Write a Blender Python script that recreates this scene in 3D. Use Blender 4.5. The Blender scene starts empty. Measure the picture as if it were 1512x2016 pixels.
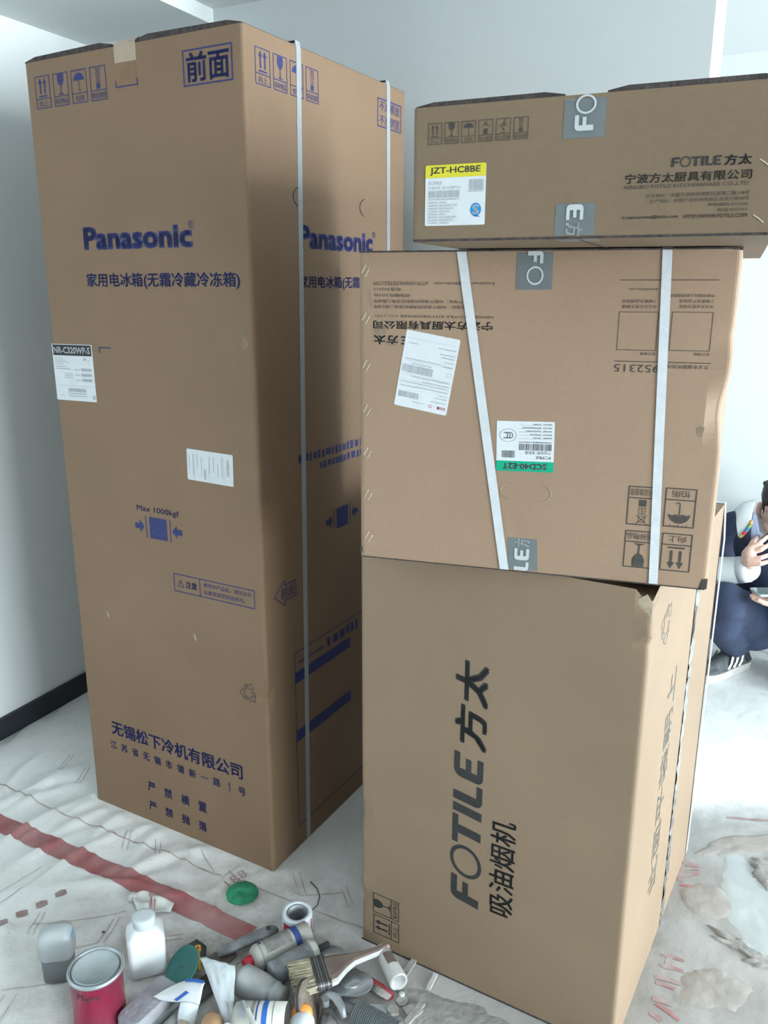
import bpy, bmesh, math, random
from math import sin, cos, pi
from mathutils import Vector, Matrix, noise
from mathutils.geometry import tessellate_polygon

# ------------------------------------------------------------------ camera, light, exposure
SC = bpy.context.scene
COL = SC.collection
CAM_H, CAM_F, CAM_PITCH, CAM_ROLL = 1.4076, 1628.7, 0.2624, 0.0031
cam = bpy.data.cameras.new('camera')
cam.sensor_fit = 'VERTICAL'
cam.sensor_height = 36.0
cam.lens = CAM_F / 2016 * 36.0
cam.clip_start = 0.02
camo = bpy.data.objects.new('camera', cam)
COL.objects.link(camo)
_r, _u, _f = Vector((1, 0, 0)), Vector((0, sin(CAM_PITCH), cos(CAM_PITCH))), Vector((0, cos(CAM_PITCH), -sin(CAM_PITCH)))
_r2 = _r * cos(CAM_ROLL) + _u * sin(CAM_ROLL)
_u2 = _u * cos(CAM_ROLL) - _r * sin(CAM_ROLL)
camo.matrix_world = Matrix(((_r2.x, _u2.x, -_f.x, 0), (_r2.y, _u2.y, -_f.y, 0), (_r2.z, _u2.z, -_f.z, CAM_H), (0, 0, 0, 1)))
SC.camera = camo

# room axes: A is a point at the foot of the left wall, D runs away from the camera along it, N points right
RA, RD, RN = Vector((-1.24, 2.393, 0)), Vector((0.4297, 0.9030, 0)), Vector((0.9030, -0.4297, 0))
YAW = math.atan2(RN.y, RN.x)
def RW(s, t, z=0.0):
    p = RA + RN * s + RD * t
    return Vector((p.x, p.y, z))

world = bpy.data.worlds.new('overcast_sky')
SC.world = world
world.use_nodes = True
world.node_tree.nodes['Background'].inputs[0].default_value = (0.86, 0.94, 1.0, 1)
world.node_tree.nodes['Background'].inputs[1].default_value = 1.0
SC.view_settings.view_transform = 'Standard'
SC.view_settings.look = 'None'
SC.view_settings.gamma = 1.0
SC.view_settings.exposure = 0.08
SC.view_settings.use_curve_mapping = False

S_WIN = 7.2                      # the window wall
WIN = {1: (-4.1, -0.9, 0.55, 2.10), 2: (0.80, 1.70, 0.08, 2.12)}
def window_light(name, t0, t1, z0, z1, power):
    l = bpy.data.lights.new(name, 'AREA')
    l.shape = 'RECTANGLE'
    l.size, l.size_y = t1 - t0, z1 - z0
    l.energy = power
    l.color = (0.88, 0.95, 1.0)
    o = bpy.data.objects.new(name, l)
    COL.objects.link(o)
    o.location = RW(S_WIN + 0.16, (t0 + t1) / 2, (z0 + z1) / 2)
    # -Z of the lamp looks into the room (towards -N), X runs along the wall
    zx, xx = RN, RD
    yx = zx.cross(xx)
    o.matrix_world = Matrix(((xx.x, yx.x, zx.x, o.location.x), (xx.y, yx.y, zx.y, o.location.y), (xx.z, yx.z, zx.z, o.location.z), (0, 0, 0, 1)))
    return o
window_light('daylight_window_1', *WIN[1], 535)
window_light('daylight_window_2', *WIN[2], 470)

# ------------------------------------------------------------------ materials
MATS = {}
def mat(name, col, rough=0.7, noise_amt=0.0, noise_scale=8.0, col2=None, metal=0.0, bump=0.0, bump_scale=60.0, spec=0.4, stretch=None, alpha=None, trans=0.0, sub=0.0):
    """procedural principled material; col2 is mixed in by a noise of the given scale"""
    if name in MATS:
        return MATS[name]
    m = bpy.data.materials.new(name)
    m.use_nodes = True
    nt = m.node_tree
    b = nt.nodes['Principled BSDF']
    b.inputs['Roughness'].default_value = rough
    b.inputs['Metallic'].default_value = metal
    b.inputs['Specular IOR Level'].default_value = spec
    b.inputs['Base Color'].default_value = (*col, 1)
    if trans:
        b.inputs['Transmission Weight'].default_value = trans
    if sub:
        b.inputs['Subsurface Weight'].default_value = sub
        b.inputs['Subsurface Radius'].default_value = (0.02, 0.01, 0.006)
    tc = nt.nodes.new('ShaderNodeTexCoord')
    src = tc.outputs['Object']
    if stretch:
        mp = nt.nodes.new('ShaderNodeMapping')
        mp.inputs['Scale'].default_value = stretch
        nt.links.new(src, mp.inputs['Vector'])
        src = mp.outputs['Vector']
    if noise_amt or col2:
        n = nt.nodes.new('ShaderNodeTexNoise')
        n.inputs['Scale'].default_value = noise_scale
        n.inputs['Detail'].default_value = 5
        nt.links.new(src, n.inputs['Vector'])
        cr = nt.nodes.new('ShaderNodeValToRGB')
        c2 = col2 or tuple(c * (1 - noise_amt) for c in col)
        cr.color_ramp.elements[0].position = 0.35
        cr.color_ramp.elements[1].position = 0.65
        cr.color_ramp.elements[0].color = (*col, 1)
        cr.color_ramp.elements[1].color = (*c2, 1)
        nt.links.new(n.outputs['Fac'], cr.inputs['Fac'])
        nt.links.new(cr.outputs['Color'], b.inputs['Base Color'])
    if bump:
        n2 = nt.nodes.new('ShaderNodeTexNoise')
        n2.inputs['Scale'].default_value = bump_scale
        n2.inputs['Detail'].default_value = 4
        nt.links.new(src, n2.inputs['Vector'])
        bp = nt.nodes.new('ShaderNodeBump')
        bp.inputs['Strength'].default_value = bump
        bp.inputs['Distance'].default_value = 0.004
        nt.links.new(n2.outputs['Fac'], bp.inputs['Height'])
        nt.links.new(bp.outputs['Normal'], b.inputs['Normal'])
    MATS[name] = m
    return m

def cardboard(name, col, dirt=(0.17, 0.13, 0.10), seed=0.0, flute=(0, 0, 1)):
    """kraft board: mottled fibre, faint flute lines, a few scuffs"""
    m = bpy.data.materials.new(name)
    m.use_nodes = True
    nt = m.node_tree
    N, L = nt.nodes, nt.links
    b = N['Principled BSDF']
    b.inputs['Roughness'].default_value = 0.62
    b.inputs['Specular IOR Level'].default_value = 0.35
    tc = N.new('ShaderNodeTexCoord')
    mp = N.new('ShaderNodeMapping')
    mp.inputs['Location'].default_value = (seed, seed * 1.7, seed * 0.6)
    L.new(tc.outputs['Object'], mp.inputs['Vector'])
    big = N.new('ShaderNodeTexNoise'); big.inputs['Scale'].default_value = 3.2; big.inputs['Detail'].default_value = 4
    fine = N.new('ShaderNodeTexNoise'); fine.inputs['Scale'].default_value = 120; fine.inputs['Detail'].default_value = 3
    scuff = N.new('ShaderNodeTexNoise'); scuff.inputs['Scale'].default_value = 7.5; scuff.inputs['Detail'].default_value = 8; scuff.inputs['Roughness'].default_value = 0.65
    for n in (big, fine, scuff):
        L.new(mp.outputs['Vector'], n.inputs['Vector'])
    r1 = N.new('ShaderNodeValToRGB')
    r1.color_ramp.elements[0].position, r1.color_ramp.elements[1].position = 0.3, 0.7
    r1.color_ramp.elements[0].color = (*[c * 0.93 for c in col], 1)
    r1.color_ramp.elements[1].color = (*[min(1, c * 1.06) for c in col], 1)
    L.new(big.outputs['Fac'], r1.inputs['Fac'])
    mx = N.new('ShaderNodeMixRGB'); mx.blend_type = 'MULTIPLY'; mx.inputs[0].default_value = 0.12
    L.new(r1.outputs['Color'], mx.inputs[1]); L.new(fine.outputs['Fac'], mx.inputs[2])
    r2 = N.new('ShaderNodeValToRGB')
    r2.color_ramp.elements[0].position, r2.color_ramp.elements[1].position = 0.66, 0.82
    r2.color_ramp.elements[0].color = (0, 0, 0, 1); r2.color_ramp.elements[1].color = (0.45, 0.45, 0.45, 1)
    L.new(scuff.outputs['Fac'], r2.inputs['Fac'])
    mx2 = N.new('ShaderNodeMixRGB'); L.new(r2.outputs['Color'], mx2.inputs[0]); L.new(mx.outputs['Color'], mx2.inputs[1])
    mx2.inputs[2].default_value = (*dirt, 1)
    L.new(mx2.outputs['Color'], b.inputs['Base Color'])
    wv = N.new('ShaderNodeTexNoise'); wv.inputs['Scale'].default_value = 2.2; wv.inputs['Detail'].default_value = 2
    L.new(mp.outputs['Vector'], wv.inputs['Vector'])
    ad = N.new('ShaderNodeMath'); ad.operation = 'MULTIPLY_ADD'; ad.inputs[1].default_value = 0.04
    L.new(fine.outputs['Fac'], ad.inputs[0]); L.new(wv.outputs['Fac'], ad.inputs[2])
    bp = N.new('ShaderNodeBump'); bp.inputs['Strength'].default_value = 0.5; bp.inputs['Distance'].default_value = 0.012
    L.new(ad.outputs[0], bp.inputs['Height']); L.new(bp.outputs['Normal'], b.inputs['Normal'])
    MATS[name] = m
    return m

KRAFT = (0.47, 0.325, 0.215)
cardboard('kraft_fridge', (0.225, 0.143, 0.087), seed=0.0)
cardboard('kraft_hood', (0.272, 0.192, 0.127), seed=3.1)
cardboard('kraft_steamer', (0.322, 0.217, 0.146), seed=7.7)
cardboard('kraft_hob', (0.200, 0.140, 0.090), seed=12.3)
mat('board_edge', (0.075, 0.06, 0.058), 0.9, 0.5, 90, bump=0.6, bump_scale=250)
mat('board_torn', (0.48, 0.38, 0.28), 0.9, 0.2, 60)
mat('ink_blue', (0.025, 0.035, 0.16), 0.6, 0.35, 140)
mat('ink_black', (0.032, 0.033, 0.034), 0.6, 0.3, 140)
mat('ink_grey', (0.065, 0.058, 0.052), 0.6, 0.35, 140)
mat('smudge', (0.20, 0.145, 0.10), 0.8, 0.0, 40, col2=(0.28, 0.20, 0.14))
mat('residue', (0.22, 0.125, 0.065), 0.5, 0.15, 30)
mat('paper_white', (0.62, 0.65, 0.68), 0.5, 0.04, 30)
mat('paper_print', (0.10, 0.10, 0.11), 0.6)
mat('paper_print_soft', (0.38, 0.40, 0.43), 0.6)
mat('sticker_black', (0.012, 0.014, 0.02), 0.45)
mat('sticker_yellow', (0.62, 0.55, 0.03), 0.45)
mat('sticker_green', (0.0, 0.33, 0.19), 0.45)
mat('sticker_blue', (0.01, 0.22, 0.52), 0.45)
mat('sticker_red', (0.55, 0.03, 0.04), 0.5)
mat('strap_white', (0.58, 0.61, 0.64), 0.35, 0.08, 60, bump=0.15, bump_scale=300)
mat('ink_faded', (0.13, 0.125, 0.105), 0.6, 0.3, 140)
mat('strap_grey', (0.33, 0.36, 0.38), 0.35, 0.1, 60, bump=0.4, bump_scale=300)
mat('tape_grey', (0.15, 0.17, 0.178), 0.3, 0.06, 20, bump=0.25, bump_scale=30)
mat('tape_letter', (0.48, 0.51, 0.53), 0.35)
mat('tape_clear', (0.24, 0.27, 0.29), 0.10, 0.5, 38, bump=1.0, bump_scale=45, spec=1.0, col2=(0.34, 0.38, 0.41), stretch=(1, 1, 0.4))
mat('tape_foil', (0.55, 0.60, 0.64), 0.14, 0.3, 30, metal=0.85)
mat('staple', (0.62, 0.56, 0.46), 0.35, metal=0.6)
mat('wall_paint', (0.77, 0.80, 0.80), 0.85, 0.03, 1.4, bump=0.06, bump_scale=40)
mat('wall_paint_dim', (0.58, 0.61, 0.62), 0.85, 0.03, 1.4, bump=0.06, bump_scale=40)  # same wall paint darkened, so the back wall looks less lit
mat('wall_rear_dark', (0.22, 0.215, 0.2), 0.9, 0.2, 3)  # unseen rear wall, darkened to cut light bounced back into the room
mat('ceiling_paint', (0.73, 0.76, 0.76), 0.9, 0.02, 1.0)
mat('baseboard_black', (0.02, 0.024, 0.032), 0.35, 0.2, 8)
mat('window_frame_white', (0.75, 0.77, 0.78), 0.4)
mat('slab', (0.4, 0.4, 0.39), 0.8, 0.2, 6)

def thin_glass():
    m = bpy.data.materials.new('window_glass')
    m.use_nodes = True
    nt = m.node_tree
    nt.nodes.remove(nt.nodes['Principled BSDF'])
    out = nt.nodes['Material Output']
    t = nt.nodes.new('ShaderNodeBsdfTransparent'); t.inputs[0].default_value = (0.97, 0.99, 0.99, 1)
    g = nt.nodes.new('ShaderNodeBsdfGlossy'); g.inputs['Roughness'].default_value = 0.02
    mx = nt.nodes.new('ShaderNodeMixShader'); mx.inputs[0].default_value = 0.06
    nt.links.new(t.outputs[0], mx.inputs[1]); nt.links.new(g.outputs[0], mx.inputs[2]); nt.links.new(mx.outputs[0], out.inputs['Surface'])
    MATS['window_glass'] = m
thin_glass()

# ------------------------------------------------------------------ object helpers
def link(name, me, material=None, parent=None, smooth=False):
    o = bpy.data.objects.new(name, me)
    COL.objects.link(o)
    if material:
        me.materials.append(MATS[material] if isinstance(material, str) else material)
    if parent is not None:
        o.parent = parent
    if smooth:
        for p in me.polygons:
            p.use_smooth = True
    return o

def obj(name, bm, material=None, parent=None, smooth=False):
    me = bpy.data.meshes.new(name)
    bm.normal_update()
    bm.to_mesh(me)
    bm.free()
    return link(name, me, material, parent, smooth)

def tag(o, label, cat, group=None, kind=None):
    o['label'] = label
    o['category'] = cat
    if group:
        o['group'] = group
    if kind:
        o['kind'] = kind
    return o

def thing(name, label, cat, loc=(0, 0, 0), rotz=0.0, group=None):
    o = bpy.data.objects.new(name, None)
    o.empty_display_size = 0.05
    COL.objects.link(o)
    o.location = loc
    o.rotation_euler = (0, 0, rotz)
    return tag(o, label, cat, group)

def structure(o):
    o['kind'] = 'structure'
    return o

def bm_box(bm, c, size, M=None):
    sx, sy, sz = size[0] / 2, size[1] / 2, size[2] / 2
    vs = []
    for x, y, z in ((-1, -1, -1), (1, -1, -1), (1, 1, -1), (-1, 1, -1), (-1, -1, 1), (1, -1, 1), (1, 1, 1), (-1, 1, 1)):
        p = Vector((c[0] + x * sx, c[1] + y * sy, c[2] + z * sz))
        vs.append(bm.verts.new(M @ p if M else p))
    for f in ((0, 3, 2, 1), (4, 5, 6, 7), (0, 1, 5, 4), (1, 2, 6, 5), (2, 3, 7, 6), (3, 0, 4, 7)):
        bm.faces.new([vs[i] for i in f])
    return vs

def room_box(name, s0, s1, t0, t1, z0, z1, material, parent=None):
    """axis-aligned block in room coordinates"""
    bm = bmesh.new()
    vs = []
    for z in (z0, z1):
        for s, t in ((s0, t0), (s1, t0), (s1, t1), (s0, t1)):
            vs.append(bm.verts.new(RW(s, t, z)))
    for f in ((3, 2, 1, 0), (4, 5, 6, 7), (0, 1, 5, 4), (1, 2, 6, 5), (2, 3, 7, 6), (3, 0, 4, 7)):
        bm.faces.new([vs[i] for i in f])
    bmesh.ops.recalc_face_normals(bm, faces=bm.faces)
    return obj(name, bm, material, parent)

def frame_of(d, up=Vector((0, 0, 1))):
    d = Vector(d).normalized()
    if abs(d.dot(up)) > 0.98:
        up = Vector((1, 0, 0))
    a = d.cross(up).normalized()
    b = a.cross(d).normalized()
    return d, a, b

def bm_tube(bm, pts, radii, seg=16, cap=True, flat=1.0, up=Vector((0, 0, 1))):
    """tube along pts with per-point radius; flat squashes the second axis"""
    pts = [Vector(p) for p in pts]
    if not hasattr(radii, '__len__'):
        radii = [radii] * len(pts)
    rings = []
    for i, p in enumerate(pts):
        d = (pts[min(i + 1, len(pts) - 1)] - pts[max(i - 1, 0)])
        _, a, b = frame_of(d, up)
        rings.append([bm.verts.new(p + a * (radii[i] * cos(2 * pi * k / seg)) + b * (radii[i] * flat * sin(2 * pi * k / seg))) for k in range(seg)])
    for r0, r1 in zip(rings, rings[1:]):
        for k in range(seg):
            bm.faces.new((r0[k], r0[(k + 1) % seg], r1[(k + 1) % seg], r1[k]))
    if cap:
        bm.faces.new(list(reversed(rings[0])))
        bm.faces.new(rings[-1])
    return rings

def bm_lathe(bm, prof, seg=32, M=None, close=True):
    """profile of (r, z) spun about z, then moved by M"""
    rings = []
    for r, z in prof:
        ring = []
        for k in range(seg):
            p = Vector((r * cos(2 * pi * k / seg), r * sin(2 * pi * k / seg), z))
            ring.append(bm.verts.new(M @ p if M else p))
        rings.append(ring)
    for r0, r1 in zip(rings, rings[1:]):
        for k in range(seg):
            bm.faces.new((r0[k], r0[(k + 1) % seg], r1[(k + 1) % seg], r1[k]))
    if close:
        bm.faces.new(list(reversed(rings[0])))
        bm.faces.new(rings[-1])
    bmesh.ops.recalc_face_normals(bm, faces=bm.faces)
    return rings

def bm_prism(bm, poly, thick, M=None):
    """extrude a 2D polygon (x, y) by thick along z"""
    n = len(poly)
    lo = [Vector((x, y, 0)) for x, y in poly]
    hi = [Vector((x, y, thick)) for x, y in poly]
    vl = [bm.verts.new(M @ p if M else p) for p in lo]
    vh = [bm.verts.new(M @ p if M else p) for p in hi]
    for tri in tessellate_polygon([lo]):
        bm.faces.new([vl[i] for i in reversed(tri)])
        bm.faces.new([vh[i] for i in tri])
    for i in range(n):
        j = (i + 1) % n
        bm.faces.new((vl[i], vl[j], vh[j], vh[i]))
    bmesh.ops.recalc_face_normals(bm, faces=bm.faces)

# ------------------------------------------------------------------ flat print: 2D ink laid on a face
_tc = {}
def text_mesh(s, bold=0.0):
    key = (s, bold)
    if key in _tc:
        return _tc[key]
    cu = bpy.data.curves.new('lettering', 'FONT')
    cu.body = s
    cu.resolution_u = 2
    o = bpy.data.objects.new('lettering', cu)
    COL.objects.link(o)
    dg = bpy.context.evaluated_depsgraph_get()
    dg.update()
    me = bpy.data.meshes.new_from_object(o.evaluated_get(dg))
    vs = [(v.co.x, v.co.y) for v in me.vertices]
    fs = [tuple(p.vertices) for p in me.polygons]
    bpy.data.objects.remove(o); bpy.data.curves.remove(cu); bpy.data.meshes.remove(me)
    if bold:
        base_v, base_f = vs, fs
        vs, fs = [], []
        for dx, dy in ((-1, -1), (1, -1), (-1, 1), (1, 1), (0, 0)):
            k = len(vs)
            vs += [(x + dx * bold, y + dy * bold) for x, y in base_v]
            fs += [tuple(i + k for i in f) for f in base_f]
    xs, ys = [v[0] for v in vs], [v[1] for v in vs]
    _tc[key] = (vs, fs, (min(xs), min(ys), max(xs), max(ys)))
    return _tc[key]

class Ink:
    """2D shapes; xf maps them into the face's (u, v)"""
    def __init__(self, xf=None):
        self.v, self.f, self.xf = [], [], xf
    def raw(self, vs, fs):
        k = len(self.v)
        self.v += [self.xf(*p) if self.xf else p for p in vs]
        self.f += [tuple(i + k for i in f) for f in fs]
        return self
    def poly(self, pts):
        return self.raw(pts, [tuple(t) for t in tessellate_polygon([[Vector((x, y, 0)) for x, y in pts]])])
    def rect(self, u0, v0, u1, v1):
        return self.raw([(u0, v0), (u1, v0), (u1, v1), (u0, v1)], [(0, 1, 2, 3)])
    def frame(self, u0, v0, u1, v1, t):
        self.rect(u0, v0, u1, v0 + t); self.rect(u0, v1 - t, u1, v1)
        self.rect(u0, v0 + t, u0 + t, v1 - t); self.rect(u1 - t, v0 + t, u1, v1 - t)
        return self
    def line(self, pts, t):
        for (x0, y0), (x1, y1) in zip(pts, pts[1:]):
            l = math.hypot(x1 - x0, y1 - y0) or 1
            nx, ny = -(y1 - y0) / l * t / 2, (x1 - x0) / l * t / 2
            self.raw([(x0 + nx, y0 + ny), (x0 - nx, y0 - ny), (x1 - nx, y1 - ny), (x1 + nx, y1 + ny)], [(0, 1, 2, 3)])
        return self
    def ring(self, cx, cy, ro, ri, seg=28, a0=0.0, a1=2 * pi, ry=1.0):
        vs, fs = [], []
        for k in range(seg + 1):
            a = a0 + (a1 - a0) * k / seg
            vs += [(cx + ro * cos(a), cy + ro * ry * sin(a)), (cx + ri * cos(a), cy + ri * ry * sin(a))]
        for k in range(seg):
            fs.append((2 * k, 2 * k + 2, 2 * k + 3, 2 * k + 1))
        return self.raw(vs, fs)
    def disc(self, cx, cy, r, seg=24, ry=1.0):
        return self.raw([(cx + r * cos(2 * pi * k / seg), cy + r * ry * sin(2 * pi * k / seg)) for k in range(seg)], [tuple(range(seg))])
    def fit(self, vs, fs, bb, u0, v0, u1, v1, rot=0, slant=0.0):
        w, h = bb[2] - bb[0], bb[3] - bb[1]
        out = []
        for x, y in vs:
            tx, ty = (x - bb[0]) / w, (y - bb[1]) / h
            if rot == 0:
                p = (u0 + tx * (u1 - u0), v0 + ty * (v1 - v0))
            elif rot == 90:
                p = (u1 - ty * (u1 - u0), v0 + tx * (v1 - v0) + slant * ty * (u1 - u0))
            elif rot == 180:
                p = (u1 - tx * (u1 - u0), v1 - ty * (v1 - v0))
            else:
                p = (u0 + ty * (u1 - u0), v1 - tx * (v1 - v0))
            out.append(p)
        return self.raw(out, fs)
    def text(self, s, u0, v0, u1, v1, rot=0, bold=0.0, slant=0.0):
        return self.fit(*text_mesh(s, bold), u0, v0, u1, v1, rot, slant)
    def barcode(self, u0, v0, u1, v1, seed, rot=0):
        r = random.Random(seed)
        lo, hi = (u0, u1) if rot == 0 else (v0, v1)
        x, step = lo, (hi - lo) / 60.0
        while x < hi - step:
            w = step * r.choice((0.5, 0.5, 0.9, 1.4))
            if rot == 0:
                self.rect(x, v0, min(x + w, hi), v1)
            else:
                self.rect(u0, x, u1, min(x + w, hi))
            x += w + step * r.choice((0.5, 0.7, 1.1))
        return self
    def smalltext(self, u0, v0, u1, v1, seed):
        """a line of print too small to read: broken dashes"""
        r = random.Random(seed)
        x, h = u0, (v1 - v0)
        while x < u1:
            w = h * r.uniform(0.35, 0.9)
            self.rect(x, v0 + h * r.uniform(0, 0.15), min(x + w, u1), v1 - h * r.uniform(0, 0.2))
            x += w + h * r.uniform(0.2, 0.5)
        return self
    def build(self, name, face, material, parent, eps=0.0006):
        me = bpy.data.meshes.new(name)
        me.from_pydata([face(u, v, eps) for u, v in self.v], [], self.f)
        me.update()
        return link(name, me, material, parent)

def spaced(s, u0, v0, u1, v1, cw, bold, face, material, parent):
    """single characters spread evenly between u0 and u1, each a part of its own"""
    n = len(s)
    for i, ch in enumerate(s):
        a = u0 + (u1 - u0 - cw) * i / (n - 1)
        k = Ink()
        if ch == '一':
            k.rect(a, (v0 + v1) / 2 - (v1 - v0) * 0.07, a + cw, (v0 + v1) / 2 + (v1 - v0) * 0.07)
        elif ch == '1':
            m, h = a + cw * 0.5, v1 - v0
            k.rect(m - cw * 0.02, v0, m + cw * 0.12, v1)
            k.poly([(m - cw * 0.02, v1), (m - cw * 0.16, v1 - h * 0.2), (m - cw * 0.16, v1 - h * 0.34), (m - cw * 0.02, v1 - h * 0.2)])
        else:
            k.text(ch, a, v0, a + cw, v1, 0, bold)
        k.build('printed_character', face, material, parent)

# the six-letter logo: F O T I L E in heavy strokes with a thin ring for the O
def logo_shapes(cjk=True):
    k = Ink()
    def rc(x, y, rx, ry, a0, a1, n=6):
        return [(x + rx * cos(a0 + (a1 - a0) * i / n), y + ry * sin(a0 + (a1 - a0) * i / n)) for i in range(n + 1)]
    r = 0.24
    k.poly([(0, 0), (0.30, 0), (0.30, 0.42), (0.30, 0.78), (0.85, 0.78), (0.85, 1.0)] + rc(r, 1 - r, r, r, pi / 2, pi))
    k.rect(0.30, 0.38, 0.74, 0.58)
    k.ring(1.48, 0.5, 0.56, 0.44, 36)
    k.rect(2.04, 0.80, 3.02, 1.0); k.rect(2.40, 0, 2.70, 0.80)
    k.rect(3.13, 0, 3.42, 1.0)
    k.poly([(3.55, 1.0)] + rc(3.55 + r, r, r, r, pi, 1.5 * pi) + [(4.28, 0), (4.28, 0.2), (3.85, 0.2), (3.85, 1.0)])
    k.poly(rc(4.36 + r, r, r, r, pi, 1.5 * pi) + [(5.18, 0), (5.18, 0.2), (4.66, 0.2), (4.66, 0.8), (5.18, 0.8), (5.18, 1.0)] + rc(4.36 + r, 1 - r, r, r, pi / 2, pi))
    k.rect(4.66, 0.41, 5.06, 0.60)
    if cjk:
        k.text('方', 5.50, -0.08, 6.80, 1.02, 0, 0.028)
        k.text('太', 6.92, -0.08, 8.28, 1.02, 0, 0.028)
    return k.v, k.f
LOGO = logo_shapes(True)
LOGO_SHORT = logo_shapes(False)
BB_LOGO, BB_SHORT = (0, -0.08, 8.28, 1.02), (0, 0, 5.18, 1.0)

# handling symbols, each in a 1 x 1 cell
def sym_up(k):
    for x in (0.33, 0.67):
        k.poly([(x - 0.05, 0.22), (x + 0.05, 0.22), (x + 0.05, 0.66), (x + 0.14, 0.66), (x, 0.9), (x - 0.14, 0.66), (x - 0.05, 0.66)])
    k.rect(0.18, 0.08, 0.82, 0.14)
def sym_glass(k):
    k.poly([(0.28, 0.95), (0.72, 0.95), (0.74, 0.68), (0.64, 0.5), (0.53, 0.44), (0.53, 0.14), (0.74, 0.06), (0.26, 0.06), (0.47, 0.14), (0.47, 0.44), (0.36, 0.5), (0.26, 0.68)])
def sym_umbrella(k):
    pts = [(0.5 + 0.4 * cos(a), 0.52 + 0.34 * sin(a)) for a in [pi * i / 14 for i in range(15)]]
    pts += [(0.23, 0.57), (0.365, 0.52), (0.5, 0.57), (0.635, 0.52), (0.77, 0.57)]
    k.poly(pts)
    k.rect(0.48, 0.16, 0.52, 0.54)
    k.ring(0.56, 0.16, 0.08, 0.045, 10, pi, 2 * pi)
    for i in range(5):
        k.line([(0.18 + i * 0.15, 0.90 + 0.03 * (i % 2)), (0.22 + i * 0.15, 0.96)], 0.025)
def sym_stack(k):
    k.rect(0.36, 0.06, 0.64, 0.3); k.frame(0.37, 0.34, 0.63, 0.6, 0.02)
    k.text('5', 0.45, 0.38, 0.55, 0.56)
    k.frame(0.37, 0.66, 0.63, 0.9, 0.02)
    k.line([(0.3, 0.62), (0.7, 0.95)], 0.022); k.line([(0.7, 0.62), (0.3, 0.95)], 0.022)
def sym_roll(k):
    k.rect(0.34, 0.06, 0.66, 0.42)
    k.ring(0.5, 0.36, 0.38, 0.35, 14, 0.25 * pi * 0.6, pi - 0.25 * pi * 0.6)
    k.line([(0.36, 0.56), (0.64, 0.92)], 0.03); k.line([(0.64, 0.56), (0.36, 0.92)], 0.03)
def sym_tread(k):
    k.disc(0.52, 0.3, 0.08); k.rect(0.25, 0.08, 0.75, 0.12)
    k.line([(0.2, 0.5), (0.8, 0.68)], 0.05); k.line([(0.35, 0.38), (0.66, 0.92)], 0.05); k.line([(0.55, 0.6), (0.8, 0.45)], 0.04)
SYM = dict(up=sym_up, glass=sym_glass, umbrella=sym_umbrella, stack=sym_stack, roll=sym_roll, tread=sym_tread)

def symbol(parent, face, material, kind, word, u0, v0, u1, v1, rot=0, t=0.0018, split=0.3, bold=0.0):
    """framed handling mark with its caption below; rot turns the whole mark"""
    if rot in (0, 180):
        W, H = u1 - u0, v1 - v0
    else:
        W, H = v1 - v0, u1 - u0
    if rot == 0:
        xf = lambda x, y: (u0 + x, v0 + y)
    elif rot == 180:
        xf = lambda x, y: (u1 - x, v1 - y)
    elif rot == 90:
        xf = lambda x, y: (u1 - y, v0 + x)
    else:
        xf = lambda x, y: (u0 + y, v1 - x)
    k = Ink(xf)
    k.frame(0, 0, W, H, t)
    k.rect(0, H * split - t / 2, W, H * split + t / 2)
    k.xf = lambda x, y: xf(W * 0.06 + x * W * 0.88, H * split + y * H * (1 - split))
    SYM[kind](k)
    k.xf = xf
    n = max(2, len(word))
    tw = min(W * 0.86, H * split * 0.62 * n * 1.15)
    k.text(word, W / 2 - tw / 2, H * split * 0.2, W / 2 + tw / 2, H * split * 0.8, 0, bold)
    return k.build('handling_symbol', face, material, parent)

# ------------------------------------------------------------------ the room
CEIL, T_BACK, T_FAR, T_REAR = 2.21, 0.64, 1.81, -4.8
S_END = 1.914
def wall(name, *a):
    return structure(room_box(name, *a, {'wall_rear': 'wall_rear_dark', 'wall_back': 'wall_paint_dim'}.get(name, 'wall_paint')))
structure(room_box('floor', -0.3, S_WIN + 0.3, T_REAR - 0.3, T_FAR + 0.3, -0.12, -0.006, 'slab'))
structure(room_box('ceiling', -0.3, S_WIN + 0.3, T_REAR - 0.3, T_FAR + 0.3, CEIL, CEIL + 0.12, 'ceiling_paint'))
structure(room_box('trim_1', 0.0, 0.502, T_REAR, T_BACK, 2.168, CEIL, 'ceiling_paint'))
wall('wall_left', -0.2, 0.0, T_REAR - 0.2, T_FAR + 0.2, -0.006, CEIL)
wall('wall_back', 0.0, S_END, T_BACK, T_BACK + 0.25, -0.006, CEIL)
wall('wall_far', 0.0, S_WIN, T_FAR, T_FAR + 0.2, -0.006, CEIL)
wall('wall_rear', 0.0, S_WIN, T_REAR - 0.2, T_REAR, -0.006, CEIL)
structure(room_box('baseboard_left', 0.0, 0.013, T_REAR, T_BACK, 0.0, 0.0715, 'baseboard_black'))
structure(room_box('baseboard_back', 0.013, S_END, T_BACK - 0.013, T_BACK, 0.0, 0.0715, 'baseboard_black'))
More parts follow.
